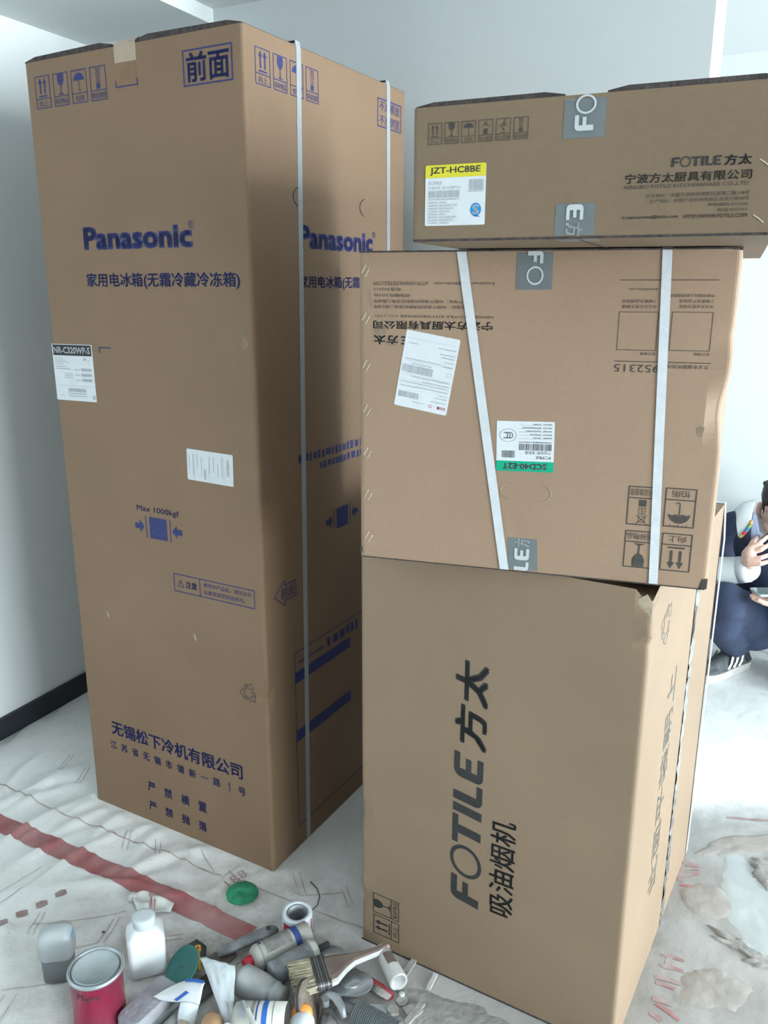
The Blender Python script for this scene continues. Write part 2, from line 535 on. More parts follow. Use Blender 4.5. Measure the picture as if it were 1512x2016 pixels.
# window wall with two glazed openings
bm = bmesh.new()
def rb(bm, s0, s1, t0, t1, z0, z1):
    vs = [bm.verts.new(RW(s, t, z)) for z in (z0, z1) for s, t in ((s0, t0), (s1, t0), (s1, t1), (s0, t1))]
    for f in ((3, 2, 1, 0), (4, 5, 6, 7), (0, 1, 5, 4), (1, 2, 6, 5), (2, 3, 7, 6), (3, 0, 4, 7)):
        bm.faces.new([vs[i] for i in f])
a0, b0 = S_WIN, S_WIN + 0.2
w1, w2 = WIN[1], WIN[2]
rb(bm, a0, b0, T_REAR - 0.2, w1[0], -0.006, CEIL)
rb(bm, a0, b0, w1[1], w2[0], -0.006, CEIL)
rb(bm, a0, b0, w2[1], T_FAR + 0.2, -0.006, CEIL)
for w in (w1, w2):
    rb(bm, a0, b0, w[0], w[1], -0.006, w[2])
    rb(bm, a0, b0, w[0], w[1], w[3], CEIL)
bmesh.ops.recalc_face_normals(bm, faces=bm.faces)
structure(obj('wall_right', bm, 'wall_paint'))
for i, (w, n) in enumerate(((w1, 3), (w2, 1))):
    t0, t1, z0, z1 = w
    root = bpy.data.objects.new('window_%d' % (i + 1), None)
    COL.objects.link(root)
    structure(root)
    bm = bmesh.new()
    fw = 0.05
    rb(bm, a0 + 0.06, a0 + 0.12, t0, t1, z0, z0 + fw); rb(bm, a0 + 0.06, a0 + 0.12, t0, t1, z1 - fw, z1)
    for k in range(n + 1):
        tc = t0 + (t1 - t0 - fw) * k / n
        rb(bm, a0 + 0.06, a0 + 0.12, tc, tc + fw, z0 + fw, z1 - fw)
    bmesh.ops.recalc_face_normals(bm, faces=bm.faces)
    obj('window_frame', bm, 'window_frame_white', root)
    for k in range(n):
        ta = t0 + (t1 - t0 - fw) * k / n + fw
        tb = t0 + (t1 - t0 - fw) * (k + 1) / n
        bm = bmesh.new()
        rb(bm, a0 + 0.088, a0 + 0.092, ta, tb, z0 + fw, z1 - fw)
        bmesh.ops.recalc_face_normals(bm, faces=bm.faces)
        obj('pane', bm, 'window_glass', root)

# ------------------------------------------------------------------ protective sheet on the floor
E1, E2 = Vector((0.872, -0.489, 0)), Vector((0.489, 0.872, 0))
_rng = random.Random(5)
RIDGES = []
for i in range(46):
    x, y = _rng.uniform(-1.15, -0.25), _rng.uniform(1.45, 2.25)
    ang = _rng.gauss(0.95, 0.45)
    RIDGES.append((x, y, cos(ang), sin(ang), _rng.uniform(0.05, 0.16), _rng.uniform(0.008, 0.02), _rng.uniform(0.003, 0.0095)))
for x, y, ang, l, w, h in ((-0.97, 1.93, 1.05, 0.16, 0.012, 0.014), (-0.90, 1.83, 0.9, 0.12, 0.014, 0.009), (-0.75, 1.95, 1.2, 0.1, 0.016, 0.010), (-0.62, 1.88, 1.25, 0.09, 0.015, 0.010), (-0.5, 1.80, 1.2, 0.1, 0.016, 0.008), (-0.72, 1.72, 0.9, 0.14, 0.018, 0.006), (-0.40, 1.70, 1.1, 0.08, 0.014, 0.007)):
    RIDGES.append((x, y, cos(ang), sin(ang), l, w, h))
BOXES2D = []   # (centre, yaw, half width, half depth): where cartons press the sheet flat
def sheet_z(x, y):
    z = 0.0
    for rx, ry, cx, cy, l, w, h in RIDGES:
        dx, dy = x - rx, y - ry
        a, b = dx * cx + dy * cy, -dx * cy + dy * cx
        b += 0.15 * a * a / l
        q = (a / l) ** 2 + (b / w) ** 2
        if q < 9:
            z += h * math.exp(-q)
    z += 0.0018 * (noise.noise(Vector((x * 6, y * 6, 1.0))) + 0.6)
    if x > 0.0:
        k = min(1, x * 3)
        z += k * 0.0014 * (noise.noise(Vector((x * 28, y * 28, 4.0))) + 0.5)
    # pile area and under the cartons: pressed down
    for (cx, cy), yaw, hw, hd in BOXES2D:
        dx, dy = x - cx, y - cy
        u, v = abs(dx * cos(yaw) + dy * sin(yaw)) - hw, abs(-dx * sin(yaw) + dy * cos(yaw)) - hd
        d = max(u, v)
        if d < 0.03:
            z *= max(0.0, min(1.0, d / 0.03))
    if -0.75 < x < 0.12 and y < 1.56:
        z *= max(0.0, min(1.0, (y - 1.50) / 0.06))
    return max(0.0, z)

def carton_centre(N, a, w, d):
    return Vector((N[0] - cos(a) * w / 2 + sin(a) * d / 2, N[1] + sin(a) * w / 2 + cos(a) * d / 2, 0))
CART = dict(F=((-0.2738, 1.7671), 0.5113, 0.6253, 0.666, 1.90, 0.0),
            D=((0.4394, 1.2589), 0.5341, 0.5651, 0.6903, 0.936, 0.0),
            M=((0.5232, 1.2604), 0.2938, 0.5919, 0.600, 0.5298, 0.9395),
            T=((0.4565, 1.0229), 0.3947, 0.4545, 0.7804, 0.1685, 1.4712))
for k in 'FD':
    N, a, w, d, h, z0 = CART[k]
    c = carton_centre(N, a, w, d)
    BOXES2D.append(((c.x, c.y), -a, w / 2, d / 2))

def floor_sheet_material():
    m = bpy.data.materials.new('protective_film')
    m.use_nodes = True
    nt = m.node_tree
    N, L = nt.nodes, nt.links
    b = N['Principled BSDF']
    b.inputs['Roughness'].default_value = 0.45
    tc = N.new('ShaderNodeTexCoord')
    def nz(scale, detail=5, rough=0.55):
        n = N.new('ShaderNodeTexNoise')
        n.inputs['Scale'].default_value = scale; n.inputs['Detail'].default_value = detail; n.inputs['Roughness'].default_value = rough
        L.new(tc.outputs['Object'], n.inputs['Vector'])
        return n
    def ramp(src, p0, p1, c0, c1):
        r = N.new('ShaderNodeValToRGB')
        r.color_ramp.elements[0].position, r.color_ramp.elements[1].position = p0, p1
        r.color_ramp.elements[0].color, r.color_ramp.elements[1].color = (*c0, 1), (*c1, 1)
        L.new(src, r.inputs['Fac'])
        return r
    def mix(fac, a, bb):
        x = N.new('ShaderNodeMixRGB')
        L.new(fac, x.inputs[0]); L.new(a, x.inputs[1]); L.new(bb, x.inputs[2])
        return x
    base = ramp(nz(7).outputs['Fac'], 0.3, 0.72, (0.92, 0.93, 0.92), (0.82, 0.83, 0.81))
    # plaster dust trodden in: everywhere a little, a lot towards the doorway on the right
    sep = N.new('ShaderNodeSeparateXYZ'); L.new(tc.outputs['Object'], sep.inputs[0])
    dust = ramp(nz(4.5, 9, 0.62).outputs['Fac'], 0.36, 0.60, (0.75, 0.75, 0.75), (1, 1, 1))
    gx = N.new('ShaderNodeMapRange'); gx.inputs[1].default_value = -0.15; gx.inputs[2].default_value = 0.35
    L.new(sep.outputs[0], gx.inputs[0])
    gy = N.new('ShaderNodeMapRange'); gy.inputs[1].default_value = 2.10; gy.inputs[2].default_value = 1.96
    ye = N.new('ShaderNodeMath'); ye.operation = 'MULTIPLY_ADD'; ye.inputs[1].default_value = 0.30
    L.new(nz(5, 6).outputs['Fac'], ye.inputs[0]); L.new(sep.outputs[1], ye.inputs[2])
    ys = N.new('ShaderNodeMath'); ys.operation = 'SUBTRACT'; ys.inputs[1].default_value = 0.15; L.new(ye.outputs[0], ys.inputs[0])
    L.new(ys.outputs[0], gy.inputs[0])
    ml = N.new('ShaderNodeMath'); ml.operation = 'MULTIPLY'; L.new(gx.outputs[0], ml.inputs[0]); L.new(gy.outputs[0], ml.inputs[1])
    ad = N.new('ShaderNodeMath'); ad.operation = 'MULTIPLY_ADD'; ad.inputs[1].default_value = 0.85; ad.inputs[2].default_value = 0.15
    L.new(ml.outputs[0], ad.inputs[0])
    fm = N.new('ShaderNodeMath'); fm.operation = 'MULTIPLY'; L.new(ad.outputs[0], fm.inputs[0]); L.new(dust.outputs['Color'], fm.inputs[1])
    dcol = ramp(nz(18, 6).outputs['Fac'], 0.35, 0.65, (0.235, 0.218, 0.205), (0.325, 0.315, 0.305))
    c1 = mix(fm.outputs[0], base.outputs['Color'], dcol.outputs['Color'])
    speck = ramp(nz(70, 3).outputs['Fac'], 0.68, 0.74, (0, 0, 0), (0.5, 0.5, 0.5))
    dk = N.new('ShaderNodeRGB'); dk.outputs[0].default_value = (0.36, 0.33, 0.31, 1)
    c2 = mix(speck.outputs['Color'], c1.outputs['Color'], dk.outputs[0])
    # grime tracked around the heap of tools, darkened to paint in shade between them
    vd = N.new('ShaderNodeVectorMath'); vd.operation = 'DISTANCE'; vd.inputs[1].default_value = (-0.32, 1.36, 0)
    L.new(tc.outputs['Object'], vd.inputs[0])
    gr = N.new('ShaderNodeMapRange'); gr.inputs[1].default_value = 0.60; gr.inputs[2].default_value = 0.20
    L.new(vd.outputs['Value'], gr.inputs[0])
    gn = ramp(nz(9, 9, 0.7).outputs['Fac'], 0.36, 0.62, (0.25, 0.25, 0.25), (1, 1, 1))
    gm = N.new('ShaderNodeMath'); gm.operation = 'MULTIPLY'; L.new(gr.outputs[0], gm.inputs[0]); L.new(gn.outputs['Color'], gm.inputs[1])
    gc = N.new('ShaderNodeRGB'); gc.outputs[0].default_value = (0.29, 0.265, 0.24, 1)
    c3 = mix(gm.outputs[0], c2.outputs['Color'], gc.outputs[0])
    L.new(c3.outputs['Color'], b.inputs['Base Color'])
    bp = N.new('ShaderNodeBump'); bp.inputs['Strength'].default_value = 0.55; bp.inputs['Distance'].default_value = 0.006
    L.new(nz(24, 7).outputs['Fac'], bp.inputs['Height'])
    L.new(bp.outputs['Normal'], b.inputs['Normal'])
    MATS['protective_film'] = m
floor_sheet_material()

# fine grid where the camera looks, coarse skirt around it
def grid_axis(lo, a, b, hi, fine, coarse):
    xs, x = [], lo
    while x < a:
        xs.append(x); x += coarse
    x = a
    while x < b:
        xs.append(x); x += fine
    x = b
    while x < hi:
        xs.append(x); x += coarse
    return xs + [hi]
gx = grid_axis(-1.75, -1.3, 1.75, 4.6, 0.0125, 0.3)
gy = grid_axis(-1.0, 1.0, 2.35, 4.0, 0.0125, 0.15)
def inside_room(x, y):
    p = Vector((x, y, 0)) - RA
    return 0.0 < p.dot(RN) < S_WIN and p.dot(RD) < T_FAR
bm = bmesh.new()
gv = {}
for i, x in enumerate(gx):
    for j, y in enumerate(gy):
        p = Vector((x, y, 0)) - RA
        s, t = p.dot(RN), p.dot(RD)
        s = min(max(s, 0.001), S_WIN - 0.001)
        t = min(t, T_FAR - 0.001)
        q = RW(s, t, 0)
        gv[i, j] = bm.verts.new((q.x, q.y, sheet_z(q.x, q.y) - 0.001))
for i in range(len(gx) - 1):
    for j in range(len(gy) - 1):
        try:
            bm.faces.new((gv[i, j], gv[i + 1, j], gv[i + 1, j + 1], gv[i, j + 1]))
        except ValueError:
            pass
bmesh.ops.dissolve_degenerate(bm, dist=1e-5, edges=bm.edges)
sheet = obj('floor_film', bm, 'protective_film', None, True)
tag(sheet, 'wrinkled white protective film with red print spread over the floor', 'floor film')

mat('print_red', (0.33, 0.105, 0.11), 0.6, 0.0, 11, col2=(0.42, 0.22, 0.22), bump=0.2, bump_scale=40)
mat('print_red_thin', (0.33, 0.22, 0.21), 0.5, 0.0, 30, col2=(0.50, 0.43, 0.41))
mat('print_red_faint', (0.34, 0.19, 0.19), 0.7, 0.0, 40, col2=(0.36, 0.32, 0.31))

def draped(name, pts, width, material, taper=0.0, step=0.006, lift=0.0016):
    """strip of print that follows the folds of the sheet"""
    P = []
    for (x0, y0), (x1, y1) in zip(pts, pts[1:]):
        n = max(1, int(math.hypot(x1 - x0, y1 - y0) / step))
        for k in range(n):
            P.append((x0 + (x1 - x0) * k / n, y0 + (y1 - y0) * k / n))
    P.append(pts[-1])
    nw = max(1, int(width / step))
    bm = bmesh.new()
    rows = []
    for i, (x, y) in enumerate(P):
        xa, ya = P[max(0, i - 1)]
        xb, yb = P[min(len(P) - 1, i + 1)]
        l = math.hypot(xb - xa, yb - ya) or 1
        nx, ny = -(yb - ya) / l, (xb - xa) / l
        ww = width * (1 - taper * abs(2 * i / max(1, len(P) - 1) - 1))
        row = []
        for k in range(nw + 1):
            o = (k / nw - 0.5) * ww
            qx, qy = x + nx * o, y + ny * o
            row.append(bm.verts.new((qx, qy, sheet_z(qx, qy) - 0.001 + lift)))
        rows.append(row)
    for r0, r1 in zip(rows, rows[1:]):
        for k in range(nw):
            bm.faces.new((r0[k], r1[k], r1[k + 1], r0[k + 1]))
    bmesh.ops.recalc_face_normals(bm, faces=bm.faces)
    return obj(name, bm, material, sheet, True)

draped('printed_band', [(-1.10, 1.985), (-0.70, 1.772), (-0.30, 1.555)], 0.055, 'print_red')
draped('printed_line', [(-1.14, 2.15), (-0.88, 1.99), (-0.52, 1.81), (-0.40, 1.745)], 0.003, 'print_red_thin')
draped('printed_line', [(-0.386, 1.765), (-0.36, 1.735), (-0.10, 1.60), (0.02, 1.55)], 0.003, 'print_red_thin')
for a, b in (((-0.47, 1.84), (-0.42, 1.76)), ((-0.36, 1.79), (-0.40, 1.735)), ((-0.30, 1.55), (-0.42, 1.44)), ((-0.26, 1.525), (-0.36, 1.43)),
             ((-0.86, 1.78), (-0.99, 1.60)), ((-0.83, 1.77), (-0.96, 1.575)), ((-0.62, 1.60), (-0.635, 1.53)), ((-0.607, 1.60), (-0.622, 1.53)),
             ((-0.635, 1.53), (-0.73, 1.50)), ((-0.60, 1.62), (-0.80, 1.58)), ((-0.80, 1.62), (-0.80, 1.55)), ((-0.787, 1.62), (-0.787, 1.55)), ((-0.52, 1.545), (-0.44, 1.56)), ((-0.53, 1.53), (-0.45, 1.545)),
             ((-0.98, 2.30), (-0.985, 2.20)), ((-0.967, 2.30), (-0.972, 2.20)), ((-0.90, 2.22), (-0.905, 2.14)), ((-0.888, 2.22), (-0.893, 2.14)),
             ((-0.69, 1.93), (-0.68, 1.85)), ((-0.675, 1.925), (-0.665, 1.845)), ((-0.60, 1.885), (-0.585, 1.82)), ((-0.585, 1.88), (-0.572, 1.815)),
             ((-0.225, 1.76), (-0.20, 1.68)), ((-0.21, 1.765), (-0.185, 1.685)), ((-0.20, 1.68), (-0.10, 1.69)), ((-0.10, 1.70), (-0.08, 1.64)), ((-0.09, 1.71), (-0.07, 1.65)),
             ((-0.78, 1.39), (-0.79, 1.28)), ((-0.755, 1.39), (-0.765, 1.28)), ((-0.79, 1.40), (-0.64, 1.43)),
             ((1.25, 2.42), (1.42, 2.52)), ((1.42, 2.52), (1.50, 2.44)), ((1.30, 2.38), (1.46, 2.48)), ((1.44, 2.86), (1.54, 2.80)), ((1.36, 2.72), (1.52, 2.64))):
    draped('printed_line', [a, b], 0.0016, 'print_red_thin')
# faded red lettering trodden on: short blocks along the diagonals and by the doorway
rr = random.Random(9)
for k in range(7):
    t = k / 6
    x, y = -0.985 + 0.20 * t, 1.485 + 0.19 * t
    draped('printed_mark', [(x, y), (x + 0.022, y + 0.012)], 0.022, 'print_red_faint', 0.2)
for (x0, y0), (x1, y1), w, m in (((0.729, 1.722), (0.773, 1.709), 0.010, 'print_red'), ((0.735, 1.735), (0.760, 1.800), 0.016, 'print_red_faint'), ((0.745, 1.752), (0.790, 1.762), 0.009, 'print_red_faint'), ((0.764, 1.802), (0.800, 1.790), 0.016, 'print_red_faint'), ((0.752, 1.778), (0.795, 1.776), 0.008, 'print_red_faint'),
                             ((0.612, 1.502), (0.655, 1.482), 0.010, 'print_red_faint'), ((0.628, 1.494), (0.612, 1.460), 0.014, 'print_red_faint'), ((0.600, 1.470), (0.645, 1.455), 0.010, 'print_red_faint'), ((0.578, 1.439), (0.628, 1.420), 0.012, 'print_red_faint'), ((0.575, 1.425), (0.610, 1.408), 0.010, 'print_red_faint'),
                             ((0.555, 1.384), (0.590, 1.368), 0.012, 'print_red_faint'), ((0.558, 1.372), (0.592, 1.330), 0.009, 'print_red'), ((0.540, 1.350), (0.556, 1.330), 0.014, 'print_red_faint'), ((0.95, 1.99), (1.12, 1.965), 0.010, 'print_red_faint'), ((0.93, 1.505), (1.02, 1.49), 0.012, 'print_red_faint')):
    draped('printed_mark', [(x0, y0), ((x0 + x1) / 2, (y0 + y1) / 2 + 0.003), (x1, y1)], w, m, 0.2, lift=0.0010)
num = Ink()
num.text('188', 0, 0, 0.062, 0.024, 0)
me = bpy.data.meshes.new('printed_number')
_o, _x, _y = Vector((-0.372, 1.705, 0)), Vector((0.62, 0.78, 0)), Vector((-0.78, 0.62, 0))
me.from_pydata([(lambda q: (q.x, q.y, sheet_z(q.x, q.y) + 0.0006))(_o + _x * a + _y * b) for a, b in num.v], [], num.f)
link('printed_number', me, 'print_red_faint', sheet)

# plaster smeared and dried on the film near the doorway
mat('plaster_beige', (0.36, 0.33, 0.305), 0.85, 0.15, 14, bump=0.5, bump_scale=50)
mat('plaster_pale', (0.44, 0.47, 0.47), 0.6, 0.1, 9, bump=0.4, bump_scale=30)
mat('plaster_grey', (0.38, 0.37, 0.355), 0.9, 0.3, 22, bump=1.0, bump_scale=60)
def smear(name, cx, cy, rx, ry, yaw, h, seed, material, label, rough=0.25):
    bm = bmesh.new()
    rings = []
    nseg = 40
    for q in (0.0, 0.45, 0.75, 0.92, 1.0):
        ring = []
        for k in range(nseg):
            a = 2 * pi * k / nseg
            wob = 1 + rough * noise.noise(Vector((cos(a) * 1.6 + seed, sin(a) * 1.6, seed * 2.0))) + rough * 0.5 * noise.noise(Vector((cos(a) * 5 + seed, sin(a) * 5, 3.0)))
            ex, ey = rx * q * wob * cos(a), ry * q * wob * sin(a)
            x, y = cx + ex * cos(yaw) - ey * sin(yaw), cy + ex * sin(yaw) + ey * cos(yaw)
            edge = 1 - max(0.0, (q - 0.75) / 0.25) ** 2
            z = sheet_z(x, y) - 0.0012 + (h * (0.7 + 0.6 * noise.noise(Vector((x * 22, y * 22, seed))))) * edge
            ring.append(bm.verts.new((x, y, max(z, sheet_z(x, y) - 0.0009))))
            if q == 0.0:
                break
        rings.append(ring)
    for k in range(nseg):
        bm.faces.new((rings[0][0], rings[1][k], rings[1][(k + 1) % nseg]))
    for r0, r1 in zip(rings[1:], rings[2:]):
        for k in range(nseg):
            bm.faces.new((r0[k], r1[k], r1[(k + 1) % nseg], r0[(k + 1) % nseg]))
    bmesh.ops.recalc_face_normals(bm, faces=bm.faces)
    return tag(obj(name, bm, material, None, True), label, 'plaster', 'dried plaster on the floor film')
smear('plaster_smear', 0.885, 1.665, 0.085, 0.165, -0.25, 0.0026, 3.0, 'plaster_pale', 'large pale dried plaster pool right of the beige round smear', 0.45)
smear('plaster_smear', 0.775, 1.668, 0.060, 0.060, 0.3, 0.0044, 1.0, 'plaster_beige', 'round beige plaster smear on the floor beside the tall stack', 0.15)
smear('plaster_smear', 0.945, 1.875, 0.13, 0.032, 0.28, 0.0036, 5.0, 'plaster_beige', 'long beige plaster streak nearest the bright doorway', 0.4)
smear('plaster_smear', 0.965, 1.775, 0.060, 0.050, 0.9, 0.010, 8.0, 'plaster_grey', 'rough lumpy plaster patch beside the pale pool', 0.8)
smear('plaster_smear', 0.79, 1.525, 0.075, 0.020, -0.8, 0.009, 11.0, 'plaster_grey', 'crumbly plaster ridge in front of the pale pool', 0.8)
smear('plaster_smear', 0.86, 1.47, 0.060, 0.020, -0.3, 0.009, 12.0, 'plaster_grey', 'crumbly plaster ridge at the right edge of the picture', 0.8)
smear('plaster_smear', 0.69, 1.41, 0.075, 0.060, 0.2, 0.004, 13.0, 'plaster_beige', 'broad flat plaster smear at the lower right corner', 0.5)
smear('plaster_smear', 0.16, 1.31, 0.14, 0.075, -0.45, 0.0035, 15.0, 'plaster_grey', 'flat grey mortar smear in front of the range hood carton', 0.35)
smear('plaster_smear', 0.06, 1.235, 0.07, 0.06, 0.3, 0.006, 17.0, 'plaster_beige', 'small mortar patch at the bottom beside the ribbed hose', 0.4)

# ------------------------------------------------------------------ cartons
def carton(key, name, label, material, dents=(), r=0.009, nz=60):
    N, a, w, d, h, z0 = CART[key]
    c = carton_centre(N, a, w, d)
    root = thing(name, label, 'carton', (c.x, c.y, z0), -a)
    bm = bmesh.new()
    seg = 4
    loop = []
    for sx, sy, a0 in ((1, -1, -pi / 2), (1, 1, 0), (-1, 1, pi / 2), (-1, -1, pi)):
        for k in range(seg + 1):
            t = a0 + (pi / 2) * k / seg
            loop.append((sx * (w / 2 - r) + r * cos(t), sy * (d / 2 - r) + r * sin(t)))
            if k == seg:    # stiff points beside the corner keep dents local
                loop.append((loop[-1][0] - (0.022 * sx if abs(sin(t)) > 0.5 else 0), loop[-1][1] - (0.022 * sy if abs(cos(t)) > 0.5 else 0)))
        if True:
            i0 = len(loop) - seg - 2
            x0, y0 = loop[i0]
            loop.insert(i0, (x0 - (0.022 * sx if abs(sin(a0)) > 0.5 else 0), y0 - (0.022 * sy if abs(cos(a0)) > 0.5 else 0)))
    zs = [0.0] + [h * k / nz for k in range(1, nz)] + [h]
    rings = []
    for z in zs:
        ring = []
        for x, y in loop:
            p = Vector((x, y, z))
            for dn in dents:
                p = p + dn(Vector((x, y, z)), w, d, h)
            ring.append(bm.verts.new(p))
        rings.append(ring)
    n = len(loop)
    for r0, r1 in zip(rings, rings[1:]):
        for k in range(n):
            bm.faces.new((r0[k], r0[(k + 1) % n], r1[(k + 1) % n], r1[k]))
    bm.faces.new(list(reversed(rings[0])))
    bm.faces.new(rings[-1])
    body = obj('carton_body', bm, material, root)
    for p in body.data.polygons:
        p.use_smooth = len(p.vertices) == 4 and p.area < 0.02 * 0.006 * 8 and False
    front = lambda u, v, e: (u - w / 2, -d / 2 - e, v)
    right = lambda u, v, e: (w / 2 + e, u - d / 2, v)
    return root, front, right, w, d, h

def edge_dent(cx, cy, z, width, depth, out=0.0):
    """push the vertical edge at corner sign (cx, cy) inwards around height z"""
    def f(p, w, d, h):
        dist = math.hypot(p.x - cx * w / 2, p.y - cy * d / 2)
        if dist > 0.02:
            return Vector((0, 0, 0))
        g = math.exp(-((p.z - z) / width) ** 2) * depth
        g2 = math.exp(-((p.z - z - 1.6 * width) / width) ** 2) * depth * out
        return Vector((-cx, -cy, 0)).normalized() * (g - g2)
    return f
def corner_crush(cx, cy, z, radius, dz, dxy):
    """crumple a corner of the rim"""
    def f(p, w, d, h):
        if math.hypot(p.x - cx * w / 2, p.y - cy * d / 2) > 0.02 or p.z < z - radius:
            return Vector((0, 0, 0))
        g = ((p.z - (z - radius)) / radius) ** 1.5
        j = 0.5 + 0.5 * sin(p.z * 260)
        return Vector((-cx * dxy * g * (0.6 + 0.6 * j), -cy * dxy * g * (0.6 + 0.5 * j), -dz * g))
    return f

def flap(parent, w, d, h, segs, thick, up=True, name='top_flap', y_in=0.001):
    """closing flaps: slabs whose front edge bows off the carton, dark raw edge to the front"""
    for x0, x1, za, zb in segs:
        pts = []
        n = 8
        top = [(x0 + (x1 - x0) * k / n, za + (zb - za) * k / n) for k in range(n + 1)]
        poly = [(x0, -0.001), (x1, -0.001)] + [(x, z + thick * min(1, 6 * min(k, n - k) / n + 0.25)) for k, (x, z) in reversed(list(enumerate(top)))]
        bm = bmesh.new()
        M = Matrix(((1, 0, 0, -w / 2), (0, 0, -1, d / 2 - y_in), (0, 1, 0, h), (0, 0, 0, 1)))
        bm_prism(bm, poly, d - 2 * y_in, M)
        obj(name, bm, 'board_edge', parent)

def ribbon(parent, name, pts, wdir, width, thick, material):
    """flat strap through local points; wdir per point, thickness outwards is taken from the path normal"""
    bm = bmesh.new()
    rows = []
    for i, (p, wd, nrm) in enumerate(pts):
        p, wd, nrm = Vector(p), Vector(wd).normalized(), Vector(nrm).normalized()
        rows.append([bm.verts.new(p - wd * width / 2), bm.verts.new(p + wd * width / 2), bm.verts.new(p + wd * width / 2 + nrm * thick), bm.verts.new(p - wd * width / 2 + nrm * thick)])
    for r0, r1 in zip(rows, rows[1:]):
        for k in range(4):
            bm.faces.new((r0[k], r0[(k + 1) % 4], r1[(k + 1) % 4], r1[k]))
    bm.faces.new(rows[0]); bm.faces.new(list(reversed(rows[-1])))
    bmesh.ops.recalc_face_normals(bm, faces=bm.faces)
    return obj(name, bm, material, parent)

def sticker(parent, face, cu, cv, w, h, ang, label, name='shipping_label', material='paper_white', r=0.003, e0=0.0007):
    """rounded paper label glued to a face; returns the part and the mapping for its print"""
    ca, sa = cos(ang), sin(ang)
    def xf(x, y):
        x, y = x - w / 2, y - h / 2
        return cu + x * ca - y * sa, cv + x * sa + y * ca
    pts = []
    for px, py, a0 in ((w - r, r, -pi / 2), (w - r, h - r, 0), (r, h - r, pi / 2), (r, r, pi)):
        for k in range(4):
            t = a0 + pi / 2 * k / 3
            pts.append((px + r * cos(t), py + r * sin(t)))
    bm = bmesh.new()
    lo = [bm.verts.new(face(*xf(*p), 0.0)) for p in pts]
    hi = [bm.verts.new(face(*xf(*p), e0)) for p in pts]
    bm.faces.new(hi)
    n = len(pts)
    for i in range(n):
        bm.faces.new((lo[i], lo[(i + 1) % n], hi[(i + 1) % n], hi[i]))
    bmesh.ops.recalc_face_normals(bm, faces=bm.faces)
    o = obj(name, bm, material, parent)
    o['label'] = label
    return o, (lambda u, v, e: face(*xf(u, v), e0 + e * 0.5))

def slits(parent, face, arcs, t, material='board_edge'):
    for cx, cy, r, a0, a1, ry in arcs:
        Ink().ring(cx, cy, r + t / 2, r - t / 2, 14, a0, a1, ry).build('hand_hole_cut', face, material, parent)

def blot(parent, face, cu, cv, ru, rv, seed, material='smudge', name='smudge'):
    pts = []
    for k in range(22):
        a = 2 * pi * k / 22
        q = 1 + 0.45 * noise.noise(Vector((cos(a) * 1.7 + seed, sin(a) * 1.7, seed)))
        pts.append((cu + ru * q * cos(a), cv + rv * q * sin(a)))
    return Ink().poly(pts).build(name, face, material, parent, 0.0004)

# ---- refrigerator carton
F, fr, rt, w, d, h = carton('F', 'refrigerator_carton', 'tall brown refrigerator carton printed in blue, beside the left wall', 'kraft_fridge',
    (edge_dent(1, -1, 0.47, 0.035, 0.007, 0.6), edge_dent(1, -1, 0.03, 0.04, -0.004)))
flap(F, w, d, h, ((0.003, 0.275, 0.0, 0.004), (0.345, w - 0.003, 0.004, 0.0)), 0.009)
def strap_over(parent, u_top, u_bot, w, d, h, width, material):
    ribbon(parent, 'strap', [((w / 2, u_bot - d / 2, 0.002), (0, 1, 0), (1, 0, 0)), ((w / 2, u_top - d / 2, h - 0.004), (0, 1, 0), (1, 0, 0.05)),
                             ((w / 2 - 0.003, u_top - d / 2, h + 0.010), (0, 1, 0), (1, 0, 1)), ((w / 2 - 0.05, u_top - d / 2, h + 0.0102), (0, 1, 0), (0, 0, 1)), ((-w / 2 + 0.02, u_top - d / 2, h + 0.0102), (0, 1, 0), (0, 0, 1)),
                             ((-w / 2, u_top - d / 2, h - 0.004), (0, 1, 0), (-1, 0, 0)), ((-w / 2, u_top - d / 2, 0.002), (0, 1, 0), (-1, 0, 0))], None, width, 0.0012, material)
strap_over(F, 0.185, 0.1543, w, d, h, 0.0165, 'strap_grey')
strap_over(F, 0.574, 0.590, w, d, h, 0.0165, 'strap_grey')
for (u0, u1), kind, word in (((0.0305, 0.0785), 'up', '向上'), ((0.0900, 0.1375), 'glass', '易碎物品'), ((0.1475, 0.1955), 'umbrella', '怕雨'), ((0.2065, 0.2545), 'stack', '堆码层数极限')):
    symbol(F, fr, 'ink_blue', kind, word, u0, 1.8020, u1, 1.8690)
for (u0, u1), kind, word in (((0.0357, 0.0847), 'up', '向上'), ((0.0950, 0.1424), 'glass', '易碎物品'), ((0.1531, 0.2010), 'umbrella', '怕雨'), ((0.2113, 0.2590), 'stack', '堆码层数极限')):
    symbol(F, rt, 'ink_blue', kind, word, u0, 1.8010, u1, 1.8685)
k = Ink().rect(0.284, 1.810, 0.343, 1.864)
k.build('tape_residue', fr, 'residue', F, 0.0004)
Ink().line([(0.2825, 1.8338), (0.2825, 1.8218), (0.3450, 1.8218), (0.3450, 1.8338)], 0.0028).build('tape_mark', fr, 'ink_blue', F)
ribbon(F, 'clear_tape', [((0.314 - w / 2, -d / 2, 1.868), (1, 0, 0), (0, -1, 0)), ((0.314 - w / 2, -d / 2, h + 0.004), (1, 0, 0), (0, -1, 0.3)), ((0.314 - w / 2, -d / 2 + 0.01, h + 0.013), (1, 0, 0), (0, 0, 1)), ((0.314 - w / 2, d / 2 - 0.01, h + 0.013), (1, 0, 0), (0, 0, 1))], None, 0.062, 0.0003, mat('tape_pale', (0.40, 0.31, 0.23), 0.3, 0.1, 30))
k = Ink().frame(0.4714, 1.8028, 0.5986, 1.8696, 0.0030)
k.text('前面', 0.4800, 1.8090, 0.5910, 1.8640, 0, 0.02)
k.build('printed_sign', fr, 'ink_blue', F)
